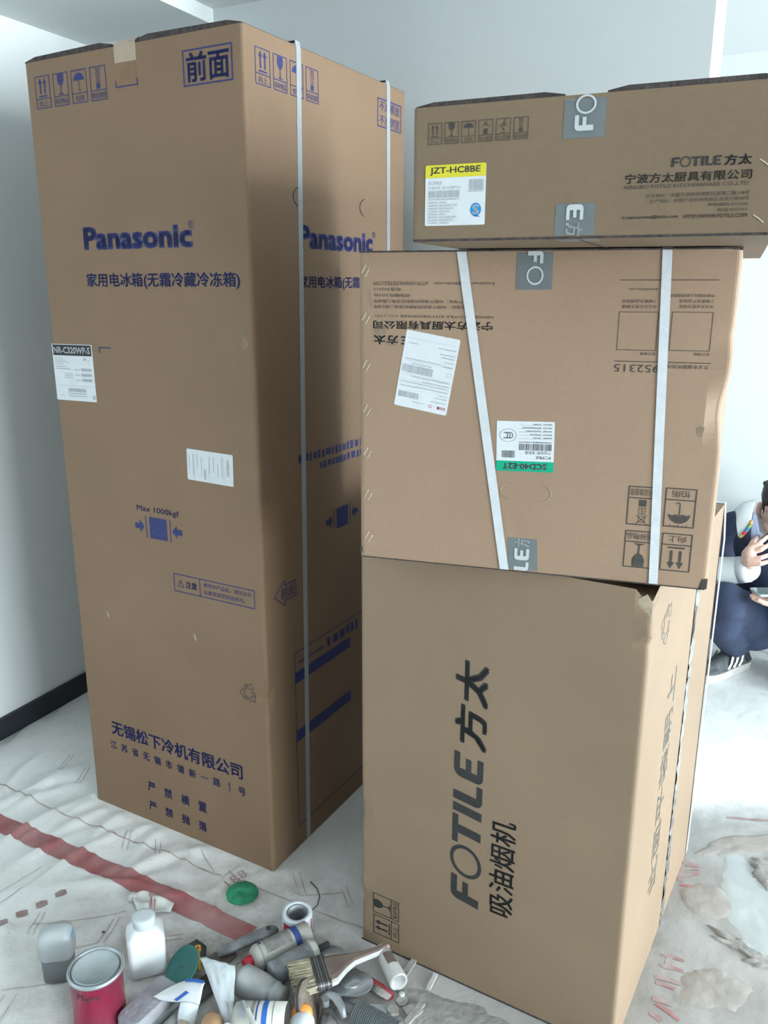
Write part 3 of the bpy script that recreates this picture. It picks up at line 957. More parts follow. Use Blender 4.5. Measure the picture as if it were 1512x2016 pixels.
Ink().text('Panasonic', 0.1440, 1.4935, 0.4720, 1.5440, 0, 0.042).build('printed_name', fr, 'ink_blue', F)
k = Ink().ring(0.4705, 1.5395, 0.0085, 0.0074, 20)
k.text('R', 0.4665, 1.5345, 0.4745, 1.5450).build('registered_mark', fr, 'ink_blue', F)
Ink().text('家用电冰箱(无霜冷藏冷冻箱)', 0.1430, 1.4075, 0.5955, 1.4430, 0, 0.018).build('printed_line', fr, 'ink_blue', F)
# model label at the left edge
st, sf = sticker(F, fr, 0.0705, 1.2095, 0.1390, 0.1365, 0.012, 'white model label with a black heading NR-C320WP-S', 'model_label', r=0.001)
Ink().rect(0.003, 0.1095, 0.1365, 0.1350).build('label_heading', sf, 'sticker_black', st)
Ink().text('NR-C320WP-S', 0.006, 0.1145, 0.1320, 0.1300, 0, 0.02).build('label_number', lambda u, v, e: sf(u, v, e + 0.0006), 'paper_white', st)
k = Ink()
for i in range(6):
    k.smalltext(0.006, 0.1020 - i * 0.0052, 0.034 + 0.012 * (i % 3), 0.1045 - i * 0.0052, i)
for i in range(3):
    k.smalltext(0.036, 0.0650 - i * 0.0052, 0.066, 0.0672 - i * 0.0052, 20 + i)
    k.smalltext(0.074, 0.0745 - i * 0.0125, 0.091, 0.0775 - i * 0.0125, 30 + i)
    k.barcode(0.096, 0.0730 - i * 0.0125, 0.132, 0.0800 - i * 0.0125, 40 + i)
k.rect(0.004, 0.0360, 0.135, 0.0366)
k.barcode(0.044, 0.0215, 0.108, 0.0305, 55)
k.smalltext(0.044, 0.0160, 0.108, 0.0190, 56); k.smalltext(0.044, 0.0100, 0.108, 0.0130, 57); k.smalltext(0.014, 0.012, 0.030, 0.014, 58)
k.rect(0.128, 0.006, 0.137, 0.0155)
k.frame(0.121, 0.088, 0.129, 0.096, 0.0008)
k.rect(0.106, 0.0985, 0.116, 0.1050); k.frame(0.116, 0.0985, 0.130, 0.1050, 0.0008)
k.build('label_print', sf, 'paper_print_soft', st)
Ink().line([(0.1648, 1.2610), (0.1648, 1.2738), (0.2034, 1.2738)], 0.0028).build('corner_mark', fr, 'ink_blue', F)
# sideways waybill lower on the front
st, sf = sticker(F, fr, 0.4868, 1.0180, 0.1345, 0.0725, -0.02, 'small grey-white waybill stuck on sideways', 'waybill_label')
k = Ink()
k.barcode(0.116, 0.022, 0.124, 0.060, 3, 90); k.barcode(0.050, 0.006, 0.056, 0.030, 4, 90)
for i in range(9):
    x = 0.006 + i * 0.012
    if 0.048 < x < 0.058:
        continue
    r = random.Random(i)
    k.rect(x, 0.01 + r.uniform(0, 0.02), x + 0.0016, 0.045 + r.uniform(0, 0.02))
k.rect(0.020, 0.004, 0.0205, 0.068); k.rect(0.064, 0.004, 0.0645, 0.068); k.rect(0.108, 0.004, 0.1085, 0.068)
k.build('label_print', sf, 'paper_print_soft', st)
Ink().text('Max 1000kgf', 0.2480, 0.8825, 0.3840, 0.9010, 0, 0.004).build('printed_limit', fr, 'ink_blue', F)
def clamp(face, o, cu, cv, s=1.0):
    k = Ink(lambda x, y: (cu + x * s, cv + y * s))
    k.rect(-0.0278, -0.0268, 0.0278, 0.0268)
    for q in (-1, 1):
        k.rect(q * 0.0392 - 0.0012, -0.0280, q * 0.0392 + 0.0012, 0.0280)
        k.poly([(q * 0.0452, 0), (q * 0.0600, 0.0165), (q * 0.0600, 0.0070), (q * 0.0760, 0.0070), (q * 0.0760, -0.0070), (q * 0.0600, -0.0070), (q * 0.0600, -0.0165)])
    k.build('clamp_symbol', face, 'ink_blue', o)
clamp(fr, F, 0.3145, 0.8480)
k = Ink().frame(0.3541, 0.6968, 0.6008, 0.7428, 0.0022)
k.rect(0.4355, 0.6968, 0.4377, 0.7428)
k.line([(0.3660, 0.7110), (0.3860, 0.7110), (0.3760, 0.7290), (0.3660, 0.7110)], 0.0016); k.rect(0.3754, 0.7160, 0.3766, 0.7230)
k.text('注意', 0.3920, 0.7105, 0.4270, 0.7290, 0, 0.015)
k.text('使用本产品前，请务必先', 0.4480, 0.7230, 0.5920, 0.7350)
k.text('认真阅读使用说明书。', 0.4480, 0.7050, 0.5730, 0.7170)
k.build('printed_notice', fr, 'ink_blue', F)
for u, v in ((0.1134, 0.5857), (0.4111, 0.5865)):
    Ink().poly([(u - 0.004, v + 0.010), (u + 0.003, v + 0.004), (u + 0.004, v - 0.010), (u - 0.001, v - 0.005)]).build('torn_nick', fr, 'board_torn', F)
def recycle(o, face, cu, cv, s, material, t=0.06, rot0=0.0):
    k = Ink()
    for i in range(3):
        a = rot0 + 2 * pi * i / 3
        def xf(x, y, a=a):
            return cu + s * (x * cos(a) - y * sin(a)), cv + s * (x * sin(a) + y * cos(a))
        k.xf = xf
        k.line([(-0.42, 0.28), (-0.22, 0.62), (0.10, 0.62), (0.20, 0.78), (0.46, 0.38), (0.10, 0.30), (0.02, 0.42), (-0.12, 0.42), (-0.22, 0.20), (-0.42, 0.28)], t)
        k.line([(-0.22, 0.62), (-0.12, 0.42)], t)
    k.xf = None
    k.build('recycling_symbol', face, material, o)
recycle(F, fr, 0.571, 0.478, 0.034, 'ink_grey')
Ink().text('无锡松下冷机有限公司', 0.0885, 0.2320, 0.5410, 0.2745, 0, 0.022).build('printed_company', fr, 'ink_blue', F)
spaced('江苏省无锡市锡新一路1号', 0.0790, 0.1870, 0.5480, 0.2110, 0.0235, 0.018, fr, 'ink_blue', F)
spaced('严禁横置', 0.2095, 0.0950, 0.4160, 0.1240, 0.028, 0.018, fr, 'ink_blue', F)
spaced('严禁抛落', 0.2090, 0.0360, 0.4130, 0.0640, 0.028, 0.018, fr, 'ink_blue', F)
blot(F, fr, 0.5975, 1.318, 0.006, 0.012, 2.0); blot(F, fr, 0.6000, 1.295, 0.010, 0.012, 5.0)
# right side of the refrigerator carton
k = Ink().frame(0.5200, 1.7985, 0.6425, 1.8640, 0.0028)
k.text('不准横放', 0.530, 1.8360, 0.634, 1.8590); k.text('不准倒置', 0.530, 1.8040, 0.634, 1.8270)
k.build('printed_sign', rt, 'ink_blue', F)
slits(F, rt, ((0.190, 1.602, 0.036, 0.62 * pi, 1.35 * pi, 0.62), (0.470, 1.602, 0.036, 0.62 * pi, 1.35 * pi, 0.62)), 0.0035)
Ink().text('Panasonic', 0.1740, 1.4960, 0.4970, 1.5460, 0, 0.042).build('printed_name', rt, 'ink_blue', F)
k = Ink().ring(0.502, 1.541, 0.0085, 0.0074, 20)
k.text('R', 0.498, 1.536, 0.506, 1.5465).build('registered_mark', rt, 'ink_blue', F)
Ink().text('家用电冰箱(无霜冷藏冷冻箱)', 0.1700, 1.4065, 0.6230, 1.4385, 0, 0.018).build('printed_line', rt, 'ink_blue', F)
k = Ink().smalltext(0.150, 1.012, 0.520, 1.034, 71)
k.smalltext(0.240, 0.985, 0.500, 1.005, 72)
k.build('printed_caution', rt, 'ink_blue', F)
clamp(rt, F, 0.339, 0.842)
k = Ink()
arrow = [(0.0405, 0.7155), (0.0805, 0.7475), (0.0805, 0.7345), (0.1265, 0.7345), (0.1265, 0.6965), (0.0805, 0.6965), (0.0805, 0.6835), (0.0405, 0.7155)]
k.line(arrow, 0.0026); k.text('前面', 0.0660, 0.7020, 0.1210, 0.7290)
k.build('printed_arrow', rt, 'ink_blue', F)
k = Ink().frame(0.1120, 0.060, 0.560, 0.5480, 0.0025)
k.rect(0.112, 0.4640, 0.372, 0.4940); k.rect(0.112, 0.3030, 0.372, 0.3340)
k.smalltext(0.13, 0.512, 0.24, 0.520, 81); k.smalltext(0.26, 0.505, 0.41, 0.535, 82)
k.build('printed_table', rt, 'ink_blue', F)

# ---- range hood carton, standing on end under the other two
Dc, fr, rt, w, d, h = carton('D', 'range_hood_carton', 'big brown range hood carton standing on the floor at the bottom of the stack', 'kraft_hood',
    (corner_crush(1, -1, 0.936, 0.05, 0.020, 0.008), edge_dent(1, -1, 0.84, 0.012, 0.004, 0.8), edge_dent(-1, -1, 0.33, 0.03, 0.003), edge_dent(-1, -1, 0.12, 0.02, 0.003, 1.0)))
Ink().fit(*LOGO, BB_LOGO, 0.2150, 0.1985, 0.2830, 0.7330, 90, 0.16).build('printed_logo', fr, 'ink_black', Dc)
Ink().text('吸油烟机', 0.2985, 0.2070, 0.3510, 0.4230, 90, 0.012).build('printed_name', fr, 'ink_black', Dc)
symbol(Dc, fr, 'ink_black', 'glass', '易碎物品', 0.0302, 0.0865, 0.0955, 0.1365, 90)
symbol(Dc, fr, 'ink_black', 'up', '向上', 0.0312, 0.0320, 0.0962, 0.0815, 90)
Ink().text('此面平装朝上', 0.200, 0.195, 0.270, 0.700, 90).build('printed_notice', rt, 'ink_faded', Dc)
recycle(Dc, rt, 0.118, 0.838, 0.055, 'ink_faded', 0.04, pi / 2)
rt_ = random.Random(31)
crinkle = []
for k in range(90):              # shiny packing tape, creased all the way down
    z = h * k / 89
    crinkle.append(((w / 2 + 0.0012 + rt_.uniform(-0.0009, 0.0011), 0.398 + 0.022 * z / h - d / 2 + rt_.uniform(-0.001, 0.001), z), (rt_.uniform(-0.10, 0.10), 1, rt_.uniform(-0.2, 0.2)), (1, 0, 0)))
ribbon(Dc, 'sealing_tape', crinkle, None, 0.030, 0.0005, 'tape_foil')
ribbon(Dc, 'strap', [((w / 2 + 0.001, d / 2 - 0.012, 0.004), (0, 1, 0), (1, 0, 0)), ((w / 2 + 0.004, d / 2 - 0.012, 0.45), (0, 1, 0), (1, 0, 0)), ((w / 2 + 0.006, d / 2 - 0.012, 0.85), (0, 1, 0), (1, 0, 0)), ((w / 2, d / 2 - 0.012, h + 0.001), (0, 1, 0), (1, 0, 1)), ((w / 2 - 0.06, d / 2 - 0.012, h), (0, 1, 0), (0, 0, 1))], None, 0.020, 0.0012, 'strap_white')
Ink().rect(0.0, 0.0, w, 0.004).build('bottom_edge', fr, 'board_edge', Dc)
Ink().poly([(w - 0.030, h - 0.020), (w - 0.004, h - 0.055), (w - 0.002, h - 0.020), (w - 0.012, h - 0.006)]).build('torn_corner', lambda u, v, e: fr(u, v, e - 0.002), 'board_torn', Dc)

# ---- steam oven carton, upside down in the middle
Mc, fr, rt, w, d, h = carton('M', 'steam_oven_carton', 'upside-down brown steam oven carton with two white straps, middle of the stack', 'kraft_steamer',
    (edge_dent(1, -1, 0.29, 0.045, 0.010, 0.3), edge_dent(1, -1, 0.40, 0.02, 0.003), corner_crush(1, -1, 0.5298, 0.02, 0.004, 0.002)))
F2 = fr
FO = (0.0265, 0.2280)
Ink().text('HTTP://WWW.FOTILE.COM', 0.0265, 0.4756, 0.1190, 0.4815, 180).build('printed_web_address', fr, 'ink_grey', Mc)
Ink().text('E-mail:service@fotile.com', 0.1300, 0.4756, 0.2276, 0.4815, 180).build('printed_email', fr, 'ink_grey', Mc)
Ink().text('电话:952315', 0.0265, 0.4660, 0.0730, 0.4715, 180).build('printed_phone', fr, 'ink_grey', Mc)
Ink().text('邮政编码:315336', 0.0265, 0.4565, 0.0887, 0.4618, 180).build('printed_postcode', fr, 'ink_grey', Mc)
Ink().text('生产地址：中国宁波杭州湾新区滨海三路58号', 0.0265, 0.4470, 0.1857, 0.4525, 180).build('printed_address', fr, 'ink_grey', Mc)
Ink().text('企业地址：中国宁波杭州湾新区滨海二路218号', 0.0265, 0.4382, 0.1910, 0.4437, 180).build('printed_address', fr, 'ink_grey', Mc)
Ink().text('NINGBO FOTILE KITCHENWARE CO.,LTD.', 0.0265, 0.4240, 0.2283, 0.4283, 180).build('printed_company', fr, 'ink_grey', Mc)
Ink().text('宁波方太厨具有限公司', 0.0256, 0.4046, 0.2278, 0.4184, 180, 0.016).build('printed_company', fr, 'ink_black', Mc)
Ink().fit(*LOGO, BB_LOGO, 0.0265, 0.3795, 0.1545, 0.3945, 180).build('printed_logo', fr, 'ink_black', Mc)
st, sf = sticker(Mc, fr, 0.1191, 0.3341, 0.0926, 0.1275, pi - 0.171, 'tilted white delivery waybill with two barcodes', 'waybill_label')
k = Ink()
k.barcode(0.053, 0.1010, 0.089, 0.1110, 7); k.barcode(0.036, 0.0560, 0.090, 0.0690, 8)
for i, (x0, x1, y) in enumerate(((0.004, 0.030, 0.1080), (0.004, 0.024, 0.1010), (0.004, 0.018, 0.0960), (0.004, 0.060, 0.0895), (0.004, 0.088, 0.0840), (0.004, 0.050, 0.0790), (0.058, 0.088, 0.0905), (0.004, 0.070, 0.0735), (0.040, 0.074, 0.0520), (0.004, 0.020, 0.0470), (0.024, 0.086, 0.0450), (0.004, 0.020, 0.0400), (0.004, 0.026, 0.0330), (0.004, 0.030, 0.0280), (0.004, 0.034, 0.0190), (0.070, 0.086, 0.0190), (0.042, 0.062, 0.1150))):
    k.smalltext(x0, y, x1, y + 0.0022, 90 + i)
for y in (0.0725, 0.0820, 0.0490, 0.0120):
    k.rect(0.004, y, 0.088, y + 0.0004)
k.frame(0.004, 0.0580, 0.012, 0.0640, 0.0005)
k.build('label_print', sf, 'paper_print_soft', st)
Ink().text('日日顺', 0.004, 0.1150, 0.018, 0.1200, 0, 0.02).ring(0.030, 0.1175, 0.0028, 0.0021, 14).build('label_logo', sf, 'sticker_red', st)
# product sticker with the green band
st, sf = sticker(Mc, fr, 0.2884, 0.2186, 0.0945, 0.0838, pi + 0.025, 'upside-down white product sticker with a green band', 'product_label', r=0.0015)
Ink().rect(0.0, 0.0665, 0.0945, 0.0838).build('label_band', sf, 'sticker_green', st)
Ink().text('SCD40-E2T', 0.011, 0.0700, 0.084, 0.0800, 0, 0.03).build('label_number', lambda u, v, e: sf(u, v, e + 0.0006), 'paper_print', st)
k = Ink()
k.fit(*LOGO_SHORT, BB_SHORT, 0.005, 0.0575, 0.029, 0.0620)
k.text('产品名称  电蒸箱', 0.005, 0.0490, 0.047, 0.0545)
k.barcode(0.004, 0.0370, 0.058, 0.0480, 12); k.barcode(0.064, 0.0490, 0.086, 0.0610, 13)
k.smalltext(0.004, 0.0335, 0.058, 0.0355, 14)
for i in range(5):
    k.rect(0.004, 0.0285 - i * 0.0056, 0.057, 0.0288 - i * 0.0056); k.smalltext(0.004, 0.0262 - i * 0.0056, 0.018, 0.0280 - i * 0.0056, 15 + i); k.smalltext(0.022, 0.0262 - i * 0.0056, 0.034 + 0.006 * (i % 4), 0.0280 - i * 0.0056, 25 + i)
k.ring(0.0755, 0.0235, 0.0140, 0.0134, 36, 0, 2 * pi, 0.76)
for i in range(3):
    k.ring(0.0720 + i * 0.0042, 0.0235, 0.0050, 0.0036, 14, 0.3 * pi, 1.7 * pi, 1.1)
k.build('label_print', sf, 'paper_print', st)
# staples along the glued seam
for i, (u, v) in enumerate(((0.0120, 0.4980), (0.0125, 0.4216), (0.0135, 0.3430), (0.0142, 0.2665), (0.0147, 0.1914), (0.0158, 0.1153), (0.0168, 0.0380))):
    for q in (-1, 1):
        bm = bmesh.new()
        c = Vector(fr(u + q * 0.0030, v - q * 0.0030, 0.0006))
        bm_tube(bm, [c + Vector((-0.0035, 0.0008, -0.0065)), c + Vector((-0.0032, 0, -0.0058)), c + Vector((0.0032, 0, 0.0058)), c + Vector((0.0035, 0.0008, 0.0065))], 0.0007, 6)
        obj('staple', bm, 'staple', Mc)
slits(Mc, fr, ((0.2700, 0.1412, 0.020, 0.62 * pi, 1.38 * pi, 0.75), (0.3140, 0.1412, 0.020, -0.38 * pi, 0.38 * pi, 0.75)), 0.0012, 'smudge')
slits(Mc, fr, ((0.2704, 0.1408, 0.0195, 0.62 * pi, 1.38 * pi, 0.75), (0.3144, 0.1408, 0.0208, -0.38 * pi, 0.38 * pi, 0.75)), 0.0010, 'board_torn')
# punched-in lower corners
Ink().poly([(w - 0.014, 0.002), (w - 0.001, 0.002), (w - 0.001, 0.020), (w - 0.010, 0.018)]).build('open_corner', fr, 'board_edge', Mc)
Ink().poly([(0.0005, 0.010), (0.0055, 0.010), (0.0045, 0.020), (0.0005, 0.018)]).build('open_corner', fr, 'board_edge', Mc)
Ink().rect(0.004, 0.0, w - 0.004, 0.0022).build('bottom_edge', fr, 'board_edge', Mc)
Ink().rect(0.002, h - 0.0026, w - 0.002, h).build('top_edge', fr, 'board_edge', Mc)
# printed tape strips over the edges
def tape_strip(parent, fr, w, d, h, uc, width, v_end, top, letters, rot, lu, lv, u_skew=0.0):
    z = h if top else 0.0
    s = 1 if top else -1
    e = 0.0005
    t = ribbon(parent, 'printed_tape', [((uc + u_skew - w / 2, -d / 2, v_end), (1, 0, 0), (0, -1, 0)), ((uc - w / 2, -d / 2, z - s * 0.006), (1, 0, 0), (0, -1, 0)), ((uc - w / 2, -d / 2 + 0.002, z), (1, 0, 0), (0, -1, s)), ((uc - w / 2, -d / 2 + 0.05, z), (1, 0, 0), (0, 0, s))], None, width, e, 'tape_grey')
    for shapes, u0, v0, u1, v1 in letters:
        k = Ink()
        if isinstance(shapes, str):
            k.text(shapes, u0, v0, u1, v1, rot, 0.02)
        else:
            k.fit(shapes[0], shapes[1], shapes[2], u0, v0, u1, v1, rot)
        k.build('tape_lettering', lambda u, v, ee: fr(u, v, ee + 0.0008), 'tape_letter', t)
def letter(ch):
    """one letter of the logo with its box"""
    lo, hi = dict(F=(0, 0.85), O=(0.92, 2.04), T=(2.04, 3.02), I=(3.13, 3.42), L=(3.55, 4.28), E=(4.36, 5.18))[ch]
    vs, fs = LOGO_SHORT
    keep = [f for f in fs if all(lo - 0.001 <= vs[i][0] <= hi + 0.001 for i in f)]
    return (vs, keep, (lo, -0.06 if ch == 'O' else 0.0, hi, 1.06 if ch == 'O' else 1.0))
tape_strip(Mc, fr, w, d, h, 0.2900, 0.0560, 0.4690, True, ((letter('F'), 0.2790, 0.5085, 0.3030, 0.5270), (letter('O'), 0.2780, 0.4760, 0.3045, 0.5045)), -90, 0, 0)
tape_strip(Mc, fr, w, d, h, 0.2940, 0.0500, 0.0605, False, ((letter('L'), 0.2790, 0.0035, 0.3040, 0.0190), (letter('E'), 0.2790, 0.0220, 0.3040, 0.0425), ('方', 0.2790, 0.0460, 0.3040, 0.0600)), 90, 0, 0, -0.003)
# straps
def strap_front(parent, u_top, u_bot, w, d, h, width, material):
    dx = Vector((1, 0, 0))
    ribbon(parent, 'strap', [((u_bot - w / 2, d / 2 - 0.05, 0.0), dx, (0, 0, -1)), ((u_bot - w / 2, -d / 2 + 0.004, 0.0), dx, (0, 0, -1)), ((u_bot - w / 2, -d / 2 - 0.0012, 0.003), dx, (0, -1, 0)),
                             ((u_top - w / 2, -d / 2 - 0.0012, h - 0.003), dx, (0, -1, 0)), ((u_top - w / 2, -d / 2 + 0.004, h), dx, (0, 0, 1)), ((u_top - w / 2, d / 2 - 0.05, h), dx, (0, 0, 1))], None, width, 0.0011, material)
strap_front(Mc, 0.1735, 0.2628, w, d, h, 0.0150, 'strap_white')
strap_front(Mc, 0.4852, 0.5082, w, d, h, 0.0140, 'strap_white')
Ink().rect(0.4204, 0.4830, 0.5612, 0.4842).build('printed_rule', fr, 'ink_grey', Mc)
Ink().rect(0.4205, 0.3612, 0.5618, 0.3624).build('printed_rule', fr, 'ink_grey', Mc)
for s, u0, v0, u1, v1 in (('www.fotile.com', 0.4353, 0.4678, 0.4770, 0.4716), ('了解更多品牌资讯', 0.4257, 0.4502, 0.4762, 0.4552), ('关注方太官方微博', 0.4262, 0.4420, 0.4768, 0.4470),
                          ('并体验微信上的便捷服务', 0.4940, 0.4588, 0.5579, 0.4634), ('了解更多产品信息', 0.5080, 0.4506, 0.5574, 0.4556), ('关注方太官方微信', 0.5085, 0.4426, 0.5575, 0.4477),
                          ('官方微博', 0.4580, 0.3718, 0.4810, 0.3762), ('官方微信', 0.5358, 0.3726, 0.5585, 0.3772), ('952315', 0.4208, 0.3455, 0.4885, 0.3572), ('方太幸福服务热线', 0.4985, 0.3525, 0.5592, 0.3586)):
    Ink().text(s, u0, v0, u1, v1, 180).build('printed_line', fr, 'ink_grey', Mc)
Ink().frame(0.4224, 0.3788, 0.4808, 0.4368, 0.0009).build('printed_square', fr, 'ink_grey', Mc)
Ink().frame(0.4998, 0.3796, 0.5584, 0.4373, 0.0009).build('printed_square', fr, 'ink_grey', Mc)
symbol(Mc, fr, 'ink_grey', 'umbrella', '怕雨', 0.5146, 0.1013, 0.5618, 0.1656, 180)
symbol(Mc, fr, 'ink_grey', 'up', '向上', 0.5155, 0.0271, 0.5620, 0.0909, 180)
symbol(Mc, fr, 'ink_grey', 'stack', '堆码层数极限', 0.4577, 0.1000, 0.5046, 0.1646, 180)
symbol(Mc, fr, 'ink_grey', 'glass', '易碎物品', 0.4579, 0.0273, 0.5046, 0.0905, 180)
blot(Mc, fr, 0.5566, 0.2583, 0.006, 0.008, 3.0); blot(Mc, fr, 0.058, 0.385, 0.012, 0.008, 6.0); blot(Mc, fr, 0.036, 0.402, 0.010, 0.016, 8.0); blot(Mc, fr, 0.018, 0.452, 0.004, 0.02, 9.0)

# ---- hob carton on top
Tc, fr, rt, w, d, h = carton('T', 'hob_carton', 'flat brown hob carton with a yellow product label, on top of the stack', 'kraft_hob', (), 0.007, 14)
flap(Tc, w, d, h, ((0.004, 0.200, 0.0, 0.001), (0.252, w - 0.004, 0.001, 0.001)), 0.0055)
for (u0, u1), kind, word in (((0.0218, 0.0412), 'up', '向上'), ((0.0448, 0.0643), 'glass', '易碎物品'), ((0.0679, 0.0872), 'umbrella', '怕雨'), ((0.0909, 0.1102), 'roll', '禁止翻滚'), ((0.1140, 0.1335), 'tread', '禁止踩踏'), ((0.1373, 0.1564), 'stack', '堆码极限')):
    symbol(Tc, fr, 'ink_grey', kind, word, u0, 0.1222, u1, 0.1484, 0, 0.0008)
st, sf = sticker(Tc, fr, 0.0611, 0.0586, 0.0838, 0.0766, 0.0, 'white product label with a yellow heading JZT-HC8BE and a blue quality mark', 'product_label', r=0.002)
k = Ink()
k.poly([(0, 0.0606), (0.0838, 0.0606), (0.0838, 0.0746), (0.0832, 0.0760), (0.0818, 0.0766), (0.0020, 0.0766), (0.0006, 0.0760), (0, 0.0746)])
k.build('label_band', sf, 'sticker_yellow', st)
Ink().text('JZT-HC8BE', 0.0065, 0.0635, 0.0765, 0.0738, 0, 0.018).build('label_number', lambda u, v, e: sf(u, v, e + 0.0006), 'paper_print', st)
k = Ink()
k.fit(*LOGO_SHORT, BB_SHORT, 0.0045, 0.0520, 0.0235, 0.0560)
k.text('产品名称  嵌入式燃气灶', 0.0045, 0.0460, 0.0500, 0.0500)
k.barcode(0.0045, 0.0355, 0.0490, 0.0445, 61); k.barcode(0.0610, 0.0435, 0.0815, 0.0570, 62)
k.smalltext(0.0045, 0.0325, 0.0485, 0.0345, 63); k.smalltext(0.0590, 0.0415, 0.0810, 0.0430, 64)
for i in range(8):
    y = 0.0285 - i * 0.0037
    k.smalltext(0.0040, y, 0.0185, y + 0.0019, 65 + i); k.smalltext(0.0205, y, 0.0300 + 0.005 * ((i * 3) % 4), y + 0.0019, 75 + i)
    if i < 7:
        k.rect(0.0035, y - 0.0009, 0.0455, y - 0.0007)
k.build('label_print', sf, 'paper_print_soft', st)
k = Ink().disc(0.0712, 0.0193, 0.0075, 26, 1.12).poly([(0.066, 0.0130), (0.0740, 0.0122), (0.0775, 0.0098), (0.0700, 0.0106)])
k.build('quality_mark', sf, 'sticker_blue', st)
Ink().text('S', 0.0668, 0.0130, 0.0760, 0.0255, 0, 0.02).build('mark_letter', lambda u, v, e: sf(u, v, e + 0.0006), 'paper_white', st)
tape_strip(Tc, fr, w, d, h, 0.2262, 0.0510, 0.1190, True, ((letter('F'), 0.2145, 0.1270, 0.2375, 0.1450), (letter('O'), 0.2150, 0.1460, 0.2400, 0.1680)), 90, 0, 0)
tape_strip(Tc, fr, w, d, h, 0.2215, 0.0495, 0.0428, False, ((letter('E'), 0.2105, 0.0230, 0.2320, 0.0415), ('方', 0.2105, 0.0030, 0.2320, 0.0195)), -90, 0, 0)
Ink().fit(*LOGO, BB_LOGO, 0.3330, 0.0790, 0.4222, 0.0908).build('printed_logo', fr, 'ink_black', Tc)
for s, u0, v0, u1, v1, b in (('宁波方太厨具有限公司', 0.2800, 0.0630, 0.4238, 0.0742, 0.016), ('NINGBO FOTILE KITCHENWARE CO.,LTD.', 0.2798, 0.0560, 0.4228, 0.0610, 0.0), ('企业地址：中国宁波杭州湾新区滨海二路218号', 0.3063, 0.0459, 0.4232, 0.0507, 0.0), ('生产地址：中国宁波杭州湾新区滨海三路58号', 0.3113, 0.0397, 0.4235, 0.0444, 0.0),
                             ('邮政编码:315336', 0.3787, 0.0340, 0.4226, 0.0380, 0.0), ('电话:952315', 0.3901, 0.0275, 0.4230, 0.0320, 0.0), ('E-mail:service@fotile.com', 0.2803, 0.0210, 0.3460, 0.0260, 0.008), ('HTTP://WWW.FOTILE.COM', 0.3522, 0.0209, 0.4232, 0.0253, 0.004)):
    Ink().text(s, u0, v0, u1, v1, 0, b).build('printed_line', fr, 'ink_grey', Tc)
for u, v in ((0.4365, 0.0800), (0.4360, 0.0190), (0.4420, 0.1150)):
    bm = bmesh.new()
    c = Vector(fr(u, v, 0.0008))
    bm_tube(bm, [c + Vector((-0.006, 0.0006, 0.004)), c, c + Vector((0.006, 0.0006, -0.005))], 0.0007, 6)
    obj('staple', bm, 'staple', Tc)
Ink().rect(0.002, 0.0, w - 0.002, 0.0032).build('bottom_edge', fr, 'board_edge', Tc)
bm = bmesh.new()
bm_box(bm, (0.0, 0.0, -0.0002), (0.004, d - 0.02, 0.0006))
obj('bottom_seam', bm, 'board_edge', Tc)

# ------------------------------------------------------------------ the pile of tools and rubbish on the film
mat('plastic_cloudy', (0.40, 0.44, 0.45), 0.35, 0.15, 12, sub=0.2)
mat('plastic_filled', (0.17, 0.185, 0.195), 0.45, 0.2, 14)
mat('plastic_white', (0.78, 0.83, 0.85), 0.3, 0.08, 9, sub=0.15)
mat('plastic_cap', (0.62, 0.69, 0.72), 0.35, 0.1, 14)
mat('sky_blue', (0.20, 0.42, 0.62), 0.5)
mat('can_red', (0.36, 0.015, 0.07), 0.22, 0.0, 9, col2=(0.30, 0.05, 0.09), metal=0.55, spec=0.6)
mat('can_tin', (0.42, 0.47, 0.49), 0.32, 0.25, 12, metal=0.6)
mat('lid_grey', (0.40, 0.46, 0.48), 0.4, 0.15, 25, metal=0.25)
mat('dust_lilac', (0.25, 0.25, 0.28), 0.9, 0.3, 14, col2=(0.38, 0.385, 0.42), bump=0.8, bump_scale=80)
mat('dust_white', (0.50, 0.53, 0.55), 0.9, 0.2, 16, bump=0.6, bump_scale=70)
mat('teal', (0.05, 0.20, 0.19), 0.75, 0.3, 18, bump=0.4, bump_scale=200)
mat('green_felt', (0.045, 0.34, 0.18), 0.95, 0.35, 40, bump=0.9, bump_scale=220)
mat('dark_navy', (0.035, 0.05, 0.06), 0.5, 0.3, 20)
mat('dark_rubber', (0.05, 0.05, 0.055), 0.6, 0.4, 20, col2=(0.13, 0.125, 0.125))
mat('yellow_plastic', (0.62, 0.38, 0.03), 0.4)
mat('paper_torn', (0.66, 0.72, 0.76), 0.85, 0.12, 24, bump=0.6, bump_scale=60)
mat('paper_cream', (0.62, 0.63, 0.60), 0.8, 0.15, 20, bump=0.4, bump_scale=40)
mat('label_blue', (0.03, 0.13, 0.48), 0.5)
mat('label_navy', (0.04, 0.07, 0.26), 0.5, 0.2, 40)
mat('tube_cream', (0.50, 0.50, 0.46), 0.45, 0.2, 30)
mat('tube_print', (0.26, 0.26, 0.25), 0.6, 0.3, 80)
mat('cap_red', (0.50, 0.03, 0.06), 0.4, 0.1, 20)
mat('dusty_metal', (0.36, 0.39, 0.41), 0.5, 0.0, 26, col2=(0.16, 0.165, 0.175), metal=0.4, bump=0.5, bump_scale=90)
mat('bright_metal', (0.55, 0.60, 0.64), 0.28, 0.25, 22, metal=0.7)
mat('grey_plastic', (0.30, 0.31, 0.30), 0.4, 0.3, 20, col2=(0.42, 0.44, 0.44))
mat('bristle', (0.33, 0.29, 0.20), 0.9, 0.0, 60, col2=(0.46, 0.42, 0.32), bump=1.0, bump_scale=160, stretch=(1, 1, 1))
mat('ferrule', (0.15, 0.15, 0.15), 0.35, 0.3, 40, metal=0.6)
mat('brush_wood', (0.20, 0.15, 0.125), 0.7, 0.25, 18)
